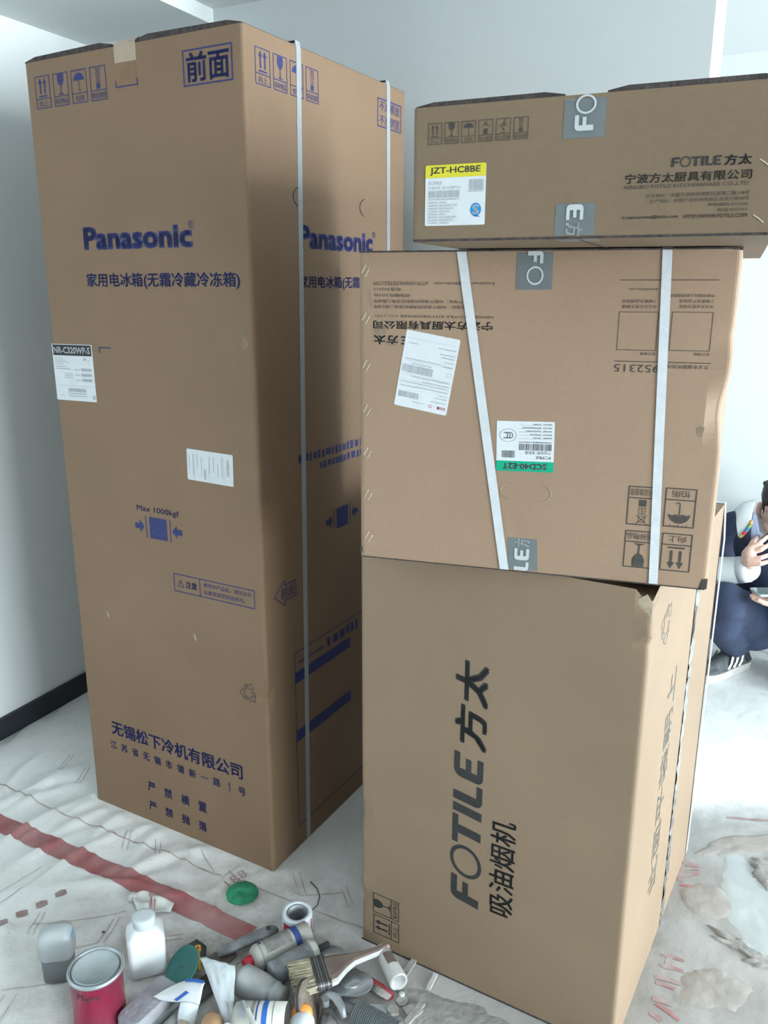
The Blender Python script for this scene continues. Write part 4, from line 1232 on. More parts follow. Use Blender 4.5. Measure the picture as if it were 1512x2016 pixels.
mat('handle_white', (0.66, 0.66, 0.65), 0.6, 0.15, 24)
mat('handle_pink', (0.60, 0.38, 0.36), 0.6)
mat('wood_peach', (0.55, 0.33, 0.19), 0.55, 0.2, 12)
mat('wood_cream', (0.50, 0.42, 0.33), 0.7, 0.2, 16)
mat('red_plastic', (0.38, 0.045, 0.06), 0.55, 0.2, 20)
mat('abrasive', (0.20, 0.17, 0.14), 0.95, 0.35, 40, bump=0.8, bump_scale=200)
mat('hose_grey', (0.13, 0.15, 0.155), 0.5, 0.3, 12)
mat('orange_plastic', (0.75, 0.28, 0.06), 0.4)
mat('mortar', (0.40, 0.385, 0.36), 0.95, 0.25, 24, bump=0.9, bump_scale=70)

def part(name, bm, material, root, smooth=False):
    """bm was built in world space; the part hangs under the thing's Empty"""
    bmesh.ops.translate(bm, verts=bm.verts, vec=-Vector(root.location))
    return obj(name, bm, material, root, smooth)
def subpart(name, bm, material, root, parent, smooth=False):
    bmesh.ops.translate(bm, verts=bm.verts, vec=-Vector(root.location))
    return obj(name, bm, material, parent, smooth)
def axis(p0, p1, roll=0.0):
    """matrix with z from p0 to p1"""
    p0, p1 = Vector(p0), Vector(p1)
    dz, a, b = frame_of(p1 - p0)
    if roll:
        a, b = a * cos(roll) + b * sin(roll), b * cos(roll) - a * sin(roll)
    return Matrix(((a.x, b.x, dz.x, p0.x), (a.y, b.y, dz.y, p0.y), (a.z, b.z, dz.z, p0.z), (0, 0, 0, 1)))
def at(x, y, z=0.0, rz=0.0, rx=0.0, ry=0.0):
    return Matrix.Translation((x, y, z)) @ Matrix.Rotation(rz, 4, 'Z') @ Matrix.Rotation(ry, 4, 'Y') @ Matrix.Rotation(rx, 4, 'X')
def rounded_stack(bm, levels, M, n=6, r=0.012):
    """loft of rounded rectangles (half width, half depth, z)"""
    rings = []
    for hw, hd, z in levels:
        rr = min(r, hw * 0.95, hd * 0.95)
        ring = []
        for sx, sy, a0 in ((1, -1, -pi / 2), (1, 1, 0), (-1, 1, pi / 2), (-1, -1, pi)):
            for k in range(n + 1):
                t = a0 + pi / 2 * k / n
                ring.append(bm.verts.new(M @ Vector((sx * (hw - rr) + rr * cos(t), sy * (hd - rr) + rr * sin(t), z))))
        rings.append(ring)
    m = len(rings[0])
    for r0, r1 in zip(rings, rings[1:]):
        for k in range(m):
            bm.faces.new((r0[k], r0[(k + 1) % m], r1[(k + 1) % m], r1[k]))
    bm.faces.new(list(reversed(rings[0]))); bm.faces.new(rings[-1])
    bmesh.ops.recalc_face_normals(bm, faces=bm.faces)
def sheet_patch(rows, thick=0.0006, sub=3):
    """thin bent sheet through a grid of world points, given real thickness"""
    bm = bmesh.new()
    nr, nc = len(rows), len(rows[0])
    R, C = (nr - 1) * sub + 1, (nc - 1) * sub + 1
    def cr(p0, p1, p2, p3, t):
        return 0.5 * ((2 * p1) + (p2 - p0) * t + (2 * p0 - 5 * p1 + 4 * p2 - p3) * t * t + (3 * p1 - p0 - 3 * p2 + p3) * t * t * t)
    V = [[Vector(p) for p in r] for r in rows]
    def along(lst, k):
        i = min(k // sub, len(lst) - 2)
        t = k / sub - i
        return cr(lst[max(i - 1, 0)], lst[i], lst[i + 1], lst[min(i + 2, len(lst) - 1)], t)
    mid = [[along(r, k) for k in range(C)] for r in V]
    G = [[along([mid[i][c] for i in range(nr)], k) for c in range(C)] for k in range(R)]
    vs = [[bm.verts.new(p) for p in r] for r in G]
    for i in range(R - 1):
        for j in range(C - 1):
            bm.faces.new((vs[i][j], vs[i][j + 1], vs[i + 1][j + 1], vs[i + 1][j]))
    bmesh.ops.recalc_face_normals(bm, faces=bm.faces)
    bmesh.ops.solidify(bm, geom=bm.faces[:], thickness=thick)
    return bm
def cyl(M, r, h, seg=28, chamfer=0.0):
    bm = bmesh.new()
    c = chamfer
    prof = [(r - c, 0), (r, c), (r, h - c), (r - c, h)] if c else [(r, 0), (r, h)]
    bm_lathe(bm, prof, seg, M)
    return bm

# cloudy bottle at the far left
g = thing('plastic_bottle', 'cloudy grey plastic bottle with rounded top, leftmost of the pile', 'bottle', (-0.684, 1.440, 0), 0)
M = at(-0.684, 1.440, 0, 0.15)
bm = bmesh.new(); rounded_stack(bm, [(0.031, 0.024, 0.055), (0.035, 0.027, 0.062), (0.036, 0.028, 0.095), (0.033, 0.025, 0.112), (0.024, 0.017, 0.121), (0.012, 0.008, 0.124)], M, 5, 0.016)
part('bottle_top', bm, 'plastic_cloudy', g, True)
bm = bmesh.new(); rounded_stack(bm, [(0.024, 0.020, 0.0), (0.030, 0.024, 0.004), (0.032, 0.025, 0.054), (0.031, 0.0245, 0.0575)], M, 5, 0.016)
part('filled_part', bm, 'plastic_filled', g, True)
bm = bmesh.new(); rounded_stack(bm, [(0.0006, 0.011, 0.088), (0.0006, 0.011, 0.108)], M @ Matrix.Translation((0.0352, 0, 0)), 3, 0.0005)
part('label_patch', bm, 'sky_blue', g)

# paint can
g = thing('paint_can', 'crimson metal paint can with a grey press lid', 'can', (-0.563, 1.335, 0), 0)
M = at(-0.563, 1.335, 0)
bm = bmesh.new(); bm_lathe(bm, [(0.049, 0.0), (0.051, 0.003), (0.0495, 0.006), (0.0495, 0.114), (0.0515, 0.117)], 48, M)
body = part('can_body', bm, 'can_red', g, True)
bm = bmesh.new(); bm_lathe(bm, [(0.0495, 0.116), (0.0535, 0.118), (0.0540, 0.122), (0.0515, 0.126), (0.0480, 0.1235), (0.0465, 0.119), (0.0440, 0.119)], 48, M)
part('rim', bm, 'can_tin', g, True)
bm = bmesh.new(); bm_lathe(bm, [(0.0450, 0.1165), (0.0452, 0.1225), (0.0425, 0.1240), (0.0405, 0.1212), (0.0005, 0.1216)], 48, M)
part('lid', bm, 'lid_grey', g, True)
k = Ink().text('Menti', 0.0, 0.0, 0.046, 0.012)
me = bpy.data.meshes.new('can_lettering')
me.from_pydata([(0.0500 * cos(-2.05 + u / 0.0500), 0.0500 * sin(-2.05 + u / 0.0500), 0.090 + v) for u, v in k.v], [], k.f)
link('can_lettering', me, 'dark_navy', g)

# white jug with its cap
g = thing('plastic_jug', 'white square plastic jug with a round screw cap', 'jug', (-0.505, 1.465, 0), 0)
M = at(-0.505, 1.465, 0, 0.35)
bm = bmesh.new(); rounded_stack(bm, [(0.034, 0.030, 0.0), (0.038, 0.034, 0.005), (0.039, 0.035, 0.082), (0.037, 0.033, 0.094), (0.026, 0.023, 0.106), (0.018, 0.018, 0.110)], M, 5, 0.012)
part('jug_body', bm, 'plastic_white', g, True)
bm = bmesh.new(); bm_lathe(bm, [(0.0215, 0.108), (0.0235, 0.110), (0.0235, 0.1285), (0.0220, 0.131), (0.0150, 0.1312)], 36, M)
part('screw_cap', bm, 'plastic_cap', g, True)

# dusty sanding block
g = thing('sanding_block', 'dusty lilac grey sanding block lying beside the paint can', 'block', (-0.470, 1.335, 0), 0)
M = at(-0.464, 1.338, 0.0, 1.02) @ Matrix.Diagonal((1.05, 1.0, 1.0, 1))
bm = bmesh.new(); rounded_stack(bm, [(0.058, 0.030, 0.0), (0.060, 0.032, 0.004), (0.059, 0.031, 0.016)], M, 4, 0.006)
part('abrasive_base', bm, 'dust_white', g)
bm = bmesh.new(); rounded_stack(bm, [(0.057, 0.029, 0.016), (0.057, 0.029, 0.036), (0.053, 0.025, 0.044), (0.030, 0.012, 0.045)], M, 4, 0.008)
part('block_body', bm, 'dust_lilac', g)

# teal disc leaning on the pile
g = thing('sanding_disc', 'teal sanding disc with a dark centre hole leaning in the pile', 'disc', (-0.420, 1.420, 0), 0)
Mt = Matrix.Translation((-0.420, 1.425, 0.036)) @ Matrix.Rotation(-0.5, 4, 'Z') @ Matrix.Rotation(0.62, 4, 'X') @ Matrix.Rotation(-0.35, 4, 'Y')
bm = bmesh.new(); bm_lathe(bm, [(0.004, -0.002), (0.0445, -0.002), (0.045, 0.0), (0.0445, 0.002), (0.004, 0.002), (0.004, -0.002)], 36, Mt, False)
part('disc_face', bm, 'teal', g)
part('centre_hole', cyl(Mt @ Matrix.Translation((0, 0, -0.0022)), 0.0042, 0.0046, 12), 'dark_rubber', g)

# dark rubber pad and a steel plate half hidden between the others
bm = bmesh.new(); rounded_stack(bm, [(0.034, 0.022, 0.0), (0.035, 0.023, 0.003), (0.034, 0.022, 0.010)], at(-0.372, 1.402, 0.0, 0.9), 4, 0.008)
tag(obj('rubber_pad', bm, 'dark_rubber'), 'dark rubber pad half hidden below the torn white paper', 'pad')
bm = bmesh.new(); bm_prism(bm, [(-0.128, 1.416), (-0.150, 1.452), (-0.118, 1.420), (-0.088, 1.436), (-0.092, 1.416)], 0.002, Matrix.Translation((0, 0, 0.0015)))
tag(obj('steel_plate', bm, 'dusty_metal'), 'flat dusty steel plate under the grinding cup and brush', 'plate')

# small cutter with a yellow grip
g = thing('hand_cutter', 'small dark cutter with a yellow grip beside the teal disc', 'cutter', (-0.400, 1.490, 0), 0)
bm = bmesh.new(); bm_tube(bm, [(-0.424, 1.500, 0.014), (-0.410, 1.504, 0.016), (-0.397, 1.494, 0.016), (-0.390, 1.470, 0.014)], [0.010, 0.0145, 0.0140, 0.008], 16)
part('cutter_body', bm, 'dark_navy', g, True)
bm = bmesh.new(); rounded_stack(bm, [(0.0062, 0.0075, 0), (0.0062, 0.0075, 0.004)], at(-0.400, 1.484, 0.0275, 0.3, 0.35), 4, 0.003)
gr = part('yellow_ring', bm, 'yellow_plastic', g)
bm = bmesh.new(); bm_tube(bm, [(-0.400, 1.480, 0.028), (-0.393, 1.458, 0.025), (-0.389, 1.440, 0.014)], [0.0045, 0.005, 0.004], 10)
part('yellow_grip', bm, 'yellow_plastic', g, True)
subpart('grip_hole', cyl(at(-0.400, 1.4845, 0.0295, 0.3, 0.35), 0.0030, 0.0035, 10), 'cap_red', g, gr)

# crumpled offcut of film
g = thing('crumpled_offcut', 'crumpled white offcut of film with two red lines', 'scrap', (-0.545, 1.635, 0), 0)
rows = [[(-0.598, 1.668, 0.012), (-0.570, 1.672, 0.022), (-0.535, 1.668, 0.010), (-0.500, 1.656, 0.004)],
        [(-0.590, 1.648, 0.018), (-0.562, 1.652, 0.010), (-0.530, 1.650, 0.024), (-0.492, 1.645, 0.010)],
        [(-0.575, 1.625, 0.008), (-0.552, 1.630, 0.022), (-0.522, 1.632, 0.010), (-0.490, 1.634, 0.016)],
        [(-0.565, 1.600, 0.002), (-0.545, 1.605, 0.008), (-0.520, 1.612, 0.014), (-0.495, 1.622, 0.004)]]
part('folded_film', sheet_patch(rows, 0.0008, 5), 'paper_cream', g, True)
for q in (0.0, 0.009):
    bm = sheet_patch([[(-0.556 + q, 1.664, 0.0235), (-0.553 + q, 1.664, 0.0235)], [(-0.549 + q, 1.650, 0.0185), (-0.546 + q, 1.650, 0.019)], [(-0.543 + q, 1.630, 0.0235), (-0.540 + q, 1.630, 0.0225)], [(-0.540 + q, 1.605, 0.0125), (-0.537 + q, 1.605, 0.0135)]], 0.0004, 4)
    part('red_line', bm, 'print_red', g)
bm = bmesh.new(); bm_lathe(bm, [(0.004, 0), (0.013, 0.003), (0.014, 0.010), (0.008, 0.018)], 14, at(-0.594, 1.664, 0.0))
part('twisted_end', bm, 'paper_cream', g, True)

# green scouring pad
g = thing('scouring_pad', 'round green scouring pad lying alone on the film', 'pad', (-0.338, 1.682, 0), 0)
M = at(-0.338, 1.682, 0.0005, 0.3)
bm = bmesh.new(); bm_lathe(bm, [(0.0365, 0.0), (0.0385, 0.002), (0.0385, 0.0035)], 40, M); part('pad_backing', bm, 'paper_cream', g, True)
bm = bmesh.new(); bm_lathe(bm, [(0.0382, 0.0035), (0.0388, 0.006), (0.0370, 0.0095), (0.0050, 0.0102), (0.0042, 0.0085), (0.0005, 0.0085)], 40, M); part('pad_felt', bm, 'green_felt', g, True)

# roll of printed tape with a loose end
g = thing('tape_roll', 'roll of red and white printed tape with a curled loose end', 'tape roll', (-0.194, 1.572, 0), 0)
M = at(-0.194, 1.572, 0.003, 0.2, 0.08) @ Matrix.Diagonal((1, 1, 1.15, 1))
bm = bmesh.new(); bm_lathe(bm, [(0.024, 0.001), (0.0335, 0.001), (0.034, 0.003), (0.034, 0.041), (0.0335, 0.043), (0.025, 0.043), (0.024, 0.041), (0.024, 0.001)], 40, M, False)
tr = part('tape_body', bm, 'paper_torn', g, True)
for i, (a0, a1, m) in enumerate(((-2.75, -2.05, 'cap_red'), (-1.95, -1.72, 'sticker_red'), (-1.55, -1.42, 'paper_print_soft'), (-1.30, -1.12, 'sticker_red'), (-0.95, -0.80, 'paper_print_soft'), (-0.6, -0.45, 'sticker_red'))):
    bm = bmesh.new()
    n = 8
    z0, z1 = (0.006, 0.034) if i in (0,) else (0.010, 0.036)
    vs = [[bm.verts.new(M @ Vector((0.0343 * cos(a0 + (a1 - a0) * k / n), 0.0343 * sin(a0 + (a1 - a0) * k / n), z))) for k in range(n + 1)] for z in (z0, z1)]
    for k in range(n):
        bm.faces.new((vs[0][k], vs[0][k + 1], vs[1][k + 1], vs[1][k]))
    part('printed_stripe', bm, m, g)
bm = bmesh.new(); bm_lathe(bm, [(0.0205, 0.003), (0.0238, 0.002), (0.0238, 0.042), (0.0205, 0.040), (0.0205, 0.003)], 32, M, False); part('card_core', bm, 'dusty_metal', g, True)
bm = bmesh.new(); bm_tube(bm, [(-0.165, 1.595, 0.030), (-0.152, 1.625, 0.022), (-0.150, 1.665, 0.012), (-0.160, 1.700, 0.006), (-0.178, 1.728, 0.002)], 0.0016, 8); part('loose_end', bm, 'dark_rubber', g, True)

# trowel: blade and dusty handle with a hanging hole
g = thing('plastering_trowel', 'dusty grey trowel whose handle has a hanging hole', 'trowel', (-0.310, 1.525, 0), 0)
bm = bmesh.new(); bm_tube(bm, [(-0.358, 1.484, 0.014), (-0.338, 1.494, 0.018), (-0.302, 1.515, 0.020), (-0.264, 1.537, 0.021), (-0.245, 1.548, 0.020), (-0.237, 1.553, 0.019)], [0.009, 0.013, 0.0150, 0.0165, 0.0150, 0.008], 18, True, 0.62)
hd = part('trowel_handle', bm, 'dusty_metal', g, True)
subpart('hanging_hole', cyl(at(-0.255, 1.542, 0.0300, 0.5, 0.1), 0.0058, 0.0024, 16), 'dark_rubber', g, hd)
bm = bmesh.new(); bm_prism(bm, [(-0.385, 1.482), (-0.352, 1.450), (-0.318, 1.492), (-0.338, 1.530)], 0.0015, Matrix.Translation((0, 0, 0.003)) @ Matrix.Rotation(0.0, 4, 'X'))
part('trowel_blade', bm, 'abrasive', g)

# sealant tube with the red cap
g = thing('sealant_tube', 'cream sealant tube with a red cap and a blue band', 'tube', (-0.225, 1.492, 0), 0)
p0, p1 = Vector((-0.294, 1.440, 0.0290)), Vector((-0.166, 1.5275, 0.0290))
M = axis(p0, p1); Lt = (p1 - p0).length
bm = bmesh.new(); bm_lathe(bm, [(0.012, 0.019), (0.022, 0.023), (0.0270, 0.030), (0.0280, 0.036), (0.0280, Lt)], 32, M); part('tube_body', bm, 'tube_cream', g, True)
bm = bmesh.new(); bm_lathe(bm, [(0.0095, 0.0), (0.0110, 0.002), (0.0135, 0.020)], 20, M); part('red_cap', bm, 'cap_red', g, True)
def wrap(M, r, a0, a1, z0, z1, n=10):
    bm = bmesh.new()
    vs = [[bm.verts.new(M @ Vector((r * cos(a0 + (a1 - a0) * k / n), r * sin(a0 + (a1 - a0) * k / n), z))) for k in range(n + 1)] for z in (z0, z1)]
    for k in range(n):
        bm.faces.new((vs[0][k], vs[0][k + 1], vs[1][k + 1], vs[1][k]))
    bmesh.ops.recalc_face_normals(bm, faces=bm.faces)
    return bm
part('blue_band', wrap(M, 0.0284, 0, 2 * pi, Lt - 0.040, Lt - 0.026, 28), 'label_navy', g)
part('black_ring', wrap(M, 0.0284, 0, 2 * pi, 0.0365, 0.0375, 28), 'dark_navy', g)
part('label_text', wrap(M, 0.0284, 0.25 * pi, 0.9 * pi, 0.048, Lt - 0.046, 10), 'tube_print', g)
part('label_mark', wrap(M, 0.0284, 0.55 * pi, 0.7 * pi, 0.039, 0.045, 6), 'label_navy', g)

# dusty metal pipe end lying over it
g = thing('metal_spindle', 'dusty metal cylinder with a collar and bolt lying against the sealant tube', 'spindle', (-0.195, 1.455, 0), 0)
p0, p1 = Vector((-0.234, 1.414, 0.030)), Vector((-0.138, 1.478, 0.036))
M = axis(p0, p1); Lt = (p1 - p0).length
bm = bmesh.new(); bm_lathe(bm, [(0.015, 0.0), (0.0225, 0.003), (0.0235, 0.008), (0.0235, Lt * 0.82), (0.0215, Lt * 0.84)], 28, M); part('cylinder', bm, 'dusty_metal', g, True)
bm = bmesh.new(); bm_lathe(bm, [(0.0245, Lt * 0.82), (0.0255, Lt * 0.84), (0.0255, Lt * 0.93), (0.0170, Lt * 0.96)], 28, M); part('collar', bm, 'tube_cream', g, True)
bm = bmesh.new(); bm_lathe(bm, [(0.0060, Lt * 0.94), (0.0060, Lt * 1.20), (0.0045, Lt * 1.22)], 12, M); part('bolt', bm, 'dark_rubber', g, True)

# cut clear cup
g = thing('plastic_cup', 'grimy grey see-through plastic cup lying on its side', 'cup', (-0.235, 1.385, 0), 0)
M = axis((-0.290, 1.398, 0.033), (-0.198, 1.350, 0.033))
bm = bmesh.new(); bm_lathe(bm, [(0.0290, 0.000), (0.0315, 0.003), (0.0315, 0.010), (0.0285, 0.056), (0.0250, 0.072), (0.0250, 0.084), (0.0215, 0.088), (0.0205, 0.104)], 30, M); part('cup_body', bm, 'grey_plastic', g, True)
part('neck_ring', wrap(M, 0.0256, 0, 2 * pi, 0.074, 0.082, 24), 'dusty_metal', g)

# printed cartridge at the front edge
g = thing('cartridge_tube', 'open white cartridge with a blue stripe at the front of the pile', 'tube', (-0.230, 1.292, 0), 0)
M = axis((-0.285, 1.296, 0.036), (-0.186, 1.291, 0.040))
bm = bmesh.new(); bm_lathe(bm, [(0.020, -0.006), (0.031, 0.000), (0.0335, 0.008), (0.0335, 0.100), (0.0310, 0.100), (0.0310, 0.060)], 36, M); part('tube_body', bm, 'tube_cream', g, True)
part('blue_stripe', wrap(M, 0.0339, 0, 2 * pi, 0.056, 0.066, 30), 'label_blue', g)
part('black_ring', wrap(M, 0.0339, 0, 2 * pi, 0.0765, 0.0775, 30), 'dark_navy', g)
part('label_text', wrap(M, 0.0339, 0.2 * pi, 0.9 * pi, 0.034, 0.040, 10), 'tube_print', g)
part('label_text', wrap(M, 0.0339, 0.25 * pi, 0.85 * pi, 0.044, 0.047, 10), 'label_navy', g)
part('label_text', wrap(M, 0.0339, 0.3 * pi, 0.9 * pi, 0.008, 0.026, 10), 'paper_print_soft', g)
bm = bmesh.new(); bm_tube(bm, [(-0.272, 1.312, 0.0665), (-0.258, 1.282, 0.0760), (-0.236, 1.240, 0.074)], [0.0018, 0.0045, 0.0060], 6)
tag(obj('wood_splinter', bm, 'paper_cream'), 'pale wooden splinter lying across the open cartridge', 'splinter')

# tube with orange cap
g = thing('glue_tube', 'white glue tube with an orange cap beside the open cartridge', 'tube', (-0.152, 1.285, 0), 0)
M = axis((-0.158, 1.318, 0.040), (-0.150, 1.240, 0.036))
bm = bmesh.new(); bm_lathe(bm, [(0.012, 0.0), (0.0195, 0.003), (0.0205, 0.008), (0.0210, 0.024)], 28, M); part('orange_cap', bm, 'orange_plastic', g, True)
bm = bmesh.new(); bm_lathe(bm, [(0.0200, 0.023), (0.0235, 0.027), (0.0245, 0.080)], 28, M); part('tube_body', bm, 'paper_torn', g, True)

# paint brush with a bent handle
BW = 1.3
g = thing('paint_brush', 'wide paint brush with tan bristles and a bent pale handle', 'brush', (-0.12, 1.40, 0), 0)
dv = Vector((0.955, 0.295, 0.0)).normalized(); pv = Vector((-dv.y, dv.x, 0))
org = Vector((-0.178, 1.374, 0.058))
Mb = Matrix(((dv.x, pv.x, 0, org.x), (dv.y, pv.y, 0, org.y), (0, 0, 1, org.z), (0, 0, 0, 1)))
rb_ = random.Random(3)
bm = bmesh.new()
for i in range(260):           # bundles of bristle, uneven at the tip
    y, z = rb_.uniform(-0.029 * BW, 0.029 * BW), rb_.uniform(-0.007, 0.007)
    x0 = rb_.uniform(-0.010, 0.002)
    bm_tube(bm, [Mb @ Vector((x0, y * 1.12, z * 1.2)), Mb @ Vector((0.044, y, z))], [0.0012, 0.0024], 5)
bundle = part('bristles', bm, 'bristle', g)
bundle['kind'] = 'stuff'
bm = bmesh.new(); rounded_stack(bm, [(0.030 * BW, 0.0088, 0.038), (0.0315 * BW, 0.0098, 0.041), (0.0315 * BW, 0.0098, 0.066), (0.030 * BW, 0.0088, 0.069)], Mb @ Matrix(((0, 0, 1, 0), (1, 0, 0, 0), (0, 1, 0, 0), (0, 0, 0, 1))), 4, 0.007)
fe = part('ferrule', bm, 'ferrule', g)
for q in (0.046, 0.051, 0.061):
    bm = bmesh.new(); rounded_stack(bm, [(0.0320 * BW, 0.0103, q), (0.0320 * BW, 0.0103, q + 0.0012)], Mb @ Matrix(((0, 0, 1, 0), (1, 0, 0, 0), (0, 1, 0, 0), (0, 0, 0, 1))), 4, 0.007)
    subpart('ferrule_rib', bm, 'bright_metal', g, fe)
hp = [((0.066, 0.0), 0.038, 0.058), ((0.082, 0.002), 0.036, 0.058), ((0.105, 0.010), 0.022, 0.057), ((0.130, 0.022), 0.012, 0.050), ((0.160, 0.032), 0.009, 0.043), ((0.190, 0.043), 0.0075, 0.036), ((0.212, 0.055), 0.0055, 0.030)]
def handle_loft(shrink, zoff, thick):
    bm = bmesh.new()
    rings = []
    for (x, y), hw, z in hp:
        c = Mb @ Vector((x, y, 0)); c.z = z + zoff
        rings.append([bm.verts.new(c + pv * (sy * hw * shrink) + Vector((0, 0, sz * thick))) for sy, sz in ((-1, -0.6), (-1, 0.6), (-0.7, 1), (0.7, 1), (1, 0.6), (1, -0.6), (0.7, -1), (-0.7, -1))])
    for r0, r1 in zip(rings, rings[1:]):
        for k in range(8):
            bm.faces.new((r0[k], r0[(k + 1) % 8], r1[(k + 1) % 8], r1[k]))
    bm.faces.new(list(reversed(rings[0]))); bm.faces.new(rings[-1])
    bmesh.ops.recalc_face_normals(bm, faces=bm.faces)
    return bm
part('brush_handle', handle_loft(1.0, 0.0, 0.0075), 'handle_white', g)  # white sides paint in the light on the brown handle's edge
part('brown_face', handle_loft(0.84, 0.0050, 0.0050), 'brush_wood', g)
bm = bmesh.new(); bm_lathe(bm, [(0.0045, 0), (0.0060, 0.004), (0.0060, 0.014), (0.003, 0.018)], 12, axis(Mb @ Vector((0.203, 0.050, -0.026)), Mb @ Vector((0.216, 0.057, -0.029))))
part('pink_tip', bm, 'handle_pink', g, True)

# saw blade with a serrated rim, and a grinding cup behind the brush
def serrated(M, r, n, depth, prof):
    bm = bmesh.new()
    rings = []
    for rr_, z in prof:
        ring = []
        for k in range(2 * n):
            a = pi * k / n
            q = rr_ - (depth if (k % 2 and rr_ > r * 0.95) else 0)
            ring.append(bm.verts.new(M @ Vector((q * cos(a), q * sin(a), z))))
        rings.append(ring)
    m = 2 * n
    for r0, r1 in zip(rings, rings[1:]):
        for k in range(m):
            bm.faces.new((r0[k], r0[(k + 1) % m], r1[(k + 1) % m], r1[k]))
    bm.faces.new(list(reversed(rings[0]))); bm.faces.new(rings[-1])
    bmesh.ops.recalc_face_normals(bm, faces=bm.faces)
    return bm
g = thing('saw_blade', 'small round steel saw blade with fine teeth under the brush handle', 'saw blade', (-0.066, 1.402, 0), 0)
M = at(-0.068, 1.398, 0.026, 0.4, -0.22, 0.12)
part('blade', serrated(M, 0.049, 52, 0.0016, [(0.049, -0.0012), (0.049, 0.0012), (0.030, 0.0016)]), 'bright_metal', g)
bm = bmesh.new(); bm_lathe(bm, [(0.026, 0.0014), (0.022, 0.0040), (0.012, 0.0070), (0.004, 0.0072)], 28, M); part('hub', bm, 'can_tin', g, True)
g = thing('grinding_cup', 'domed dusty metal grinding cup behind the paint brush', 'grinding cup', (-0.115, 1.466, 0), 0)
M = at(-0.112, 1.466, 0.004, 0.2, 0.22)
bm = bmesh.new(); bm_lathe(bm, [(0.041, 0.0), (0.0425, 0.004), (0.041, 0.010), (0.031, 0.021), (0.016, 0.027), (0.006, 0.028)], 44, M); part('cup_shell', bm, 'bright_metal', g, True)
part('toothed_rim', serrated(M, 0.0432, 60, 0.0018, [(0.0432, 0.0), (0.0436, 0.004), (0.0405, 0.0072)]), 'dusty_metal', g)

# stained roller tube by the carton
g = thing('paint_roller_sleeve', 'stained white roller sleeve lying against the range hood carton', 'roller sleeve', (0.022, 1.445, 0), 0)
M = axis((-0.004, 1.494, 0.021), (0.034, 1.402, 0.022)); Lt = 0.100
bm = bmesh.new(); bm_lathe(bm, [(0.012, 0.002), (0.0135, 0.0), (0.0165, 0.004), (0.0185, 0.05), (0.0200, Lt - 0.004), (0.0190, Lt), (0.0145, Lt - 0.002), (0.0135, Lt - 0.030)], 30, M)
part('sleeve', bm, 'handle_white', g, True)
bm = bmesh.new(); bm_lathe(bm, [(0.0005, Lt - 0.028), (0.0140, Lt - 0.028)], 20, M, False); part('dark_core', bm, 'mortar', g)
part('paint_stain', wrap(M, 0.0190, 0.35 * pi, 0.75 * pi, 0.030, 0.062, 8), 'brush_wood', g)
bm = bmesh.new(); bm_lathe(bm, [(0.003, 0), (0.0062, 0.002), (0.0062, 0.008), (0.003, 0.010)], 14, at(0.040, 1.388, 0.0))
tag(obj('bottle_cap', bm, 'handle_white', None, True), 'tiny white bottle cap at the end of the roller sleeve', 'cap')

# red handled knife under dust
g = thing('scraper_knife', 'red plastic scraper handle half buried under the saw blade', 'scraper', (-0.02, 1.412, 0), 0)
bm = bmesh.new(); bm_tube(bm, [(-0.062, 1.446, 0.0062), (-0.035, 1.424, 0.0070), (-0.005, 1.400, 0.0070), (0.018, 1.380, 0.0060)], [0.010, 0.0125, 0.0135, 0.010], 12, True, 0.5); part('red_handle', bm, 'red_plastic', g, True)
bm = bmesh.new(); bm_tube(bm, [(-0.030, 1.408, 0.0125), (-0.008, 1.390, 0.0135), (0.014, 1.374, 0.0120)], [0.008, 0.010, 0.008], 10, True, 0.3); part('dust_cake', bm, 'mortar', g, True)

# abrasive disc on edge, snips, hose
g = thing('abrasive_disc', 'brown abrasive disc standing on edge at the front of the pile', 'disc', (-0.138, 1.318, 0), 0)
M = at(-0.146, 1.330, 0.0435, 1.35, 1.15)
bm = bmesh.new(); bm_lathe(bm, [(0.006, -0.002), (0.042, -0.002), (0.0425, 0.0), (0.042, 0.002), (0.006, 0.002)], 40, M); part('grit_face', bm, 'abrasive', g)
bm = bmesh.new(); bm_lathe(bm, [(0.0428, -0.0062), (0.0432, -0.0020)], 40, M, False); part('rubber_edge', bm, 'dark_rubber', g)
bm = bmesh.new(); bm_lathe(bm, [(0.004, -0.0065), (0.0425, -0.0062), (0.0425, -0.0021)], 40, M, False); part('rubber_back', bm, 'dark_rubber', g)
g = thing('hand_pliers', 'grey pliers with curved handles in front of the saw blade', 'pliers', (-0.10, 1.325, 0), 0)
bm = bmesh.new(); bm_tube(bm, [(-0.122, 1.338, 0.044), (-0.108, 1.345, 0.050), (-0.092, 1.336, 0.050), (-0.080, 1.318, 0.044), (-0.074, 1.302, 0.036)], [0.006, 0.0080, 0.0095, 0.0085, 0.005], 14, True, 0.7); part('handle', bm, 'dusty_metal', g, True)
bm = bmesh.new(); bm_tube(bm, [(-0.116, 1.322, 0.034), (-0.100, 1.318, 0.036), (-0.086, 1.300, 0.032), (-0.078, 1.276, 0.026)], [0.009, 0.007, 0.0045, 0.0035], 12, True, 0.7); part('handle', bm, 'dark_rubber', g, True)
part('pivot', cyl(at(-0.112, 1.328, 0.030), 0.007, 0.024, 14), 'bright_metal', g)
bm = bmesh.new(); bm_tube(bm, [(-0.112, 1.328, 0.028), (-0.118, 1.318, 0.010), (-0.120, 1.312, 0.001)], [0.008, 0.008, 0.006], 10); part('jaw', bm, 'dark_rubber', g, True)
g = thing('ribbed_hose', 'short length of dark grey ribbed hose at the bottom edge', 'hose', (-0.02, 1.300, 0), 0)
M = axis((-0.052, 1.322, 0.026), (0.035, 1.268, 0.026))
prof = [(0.020, 0.0)]
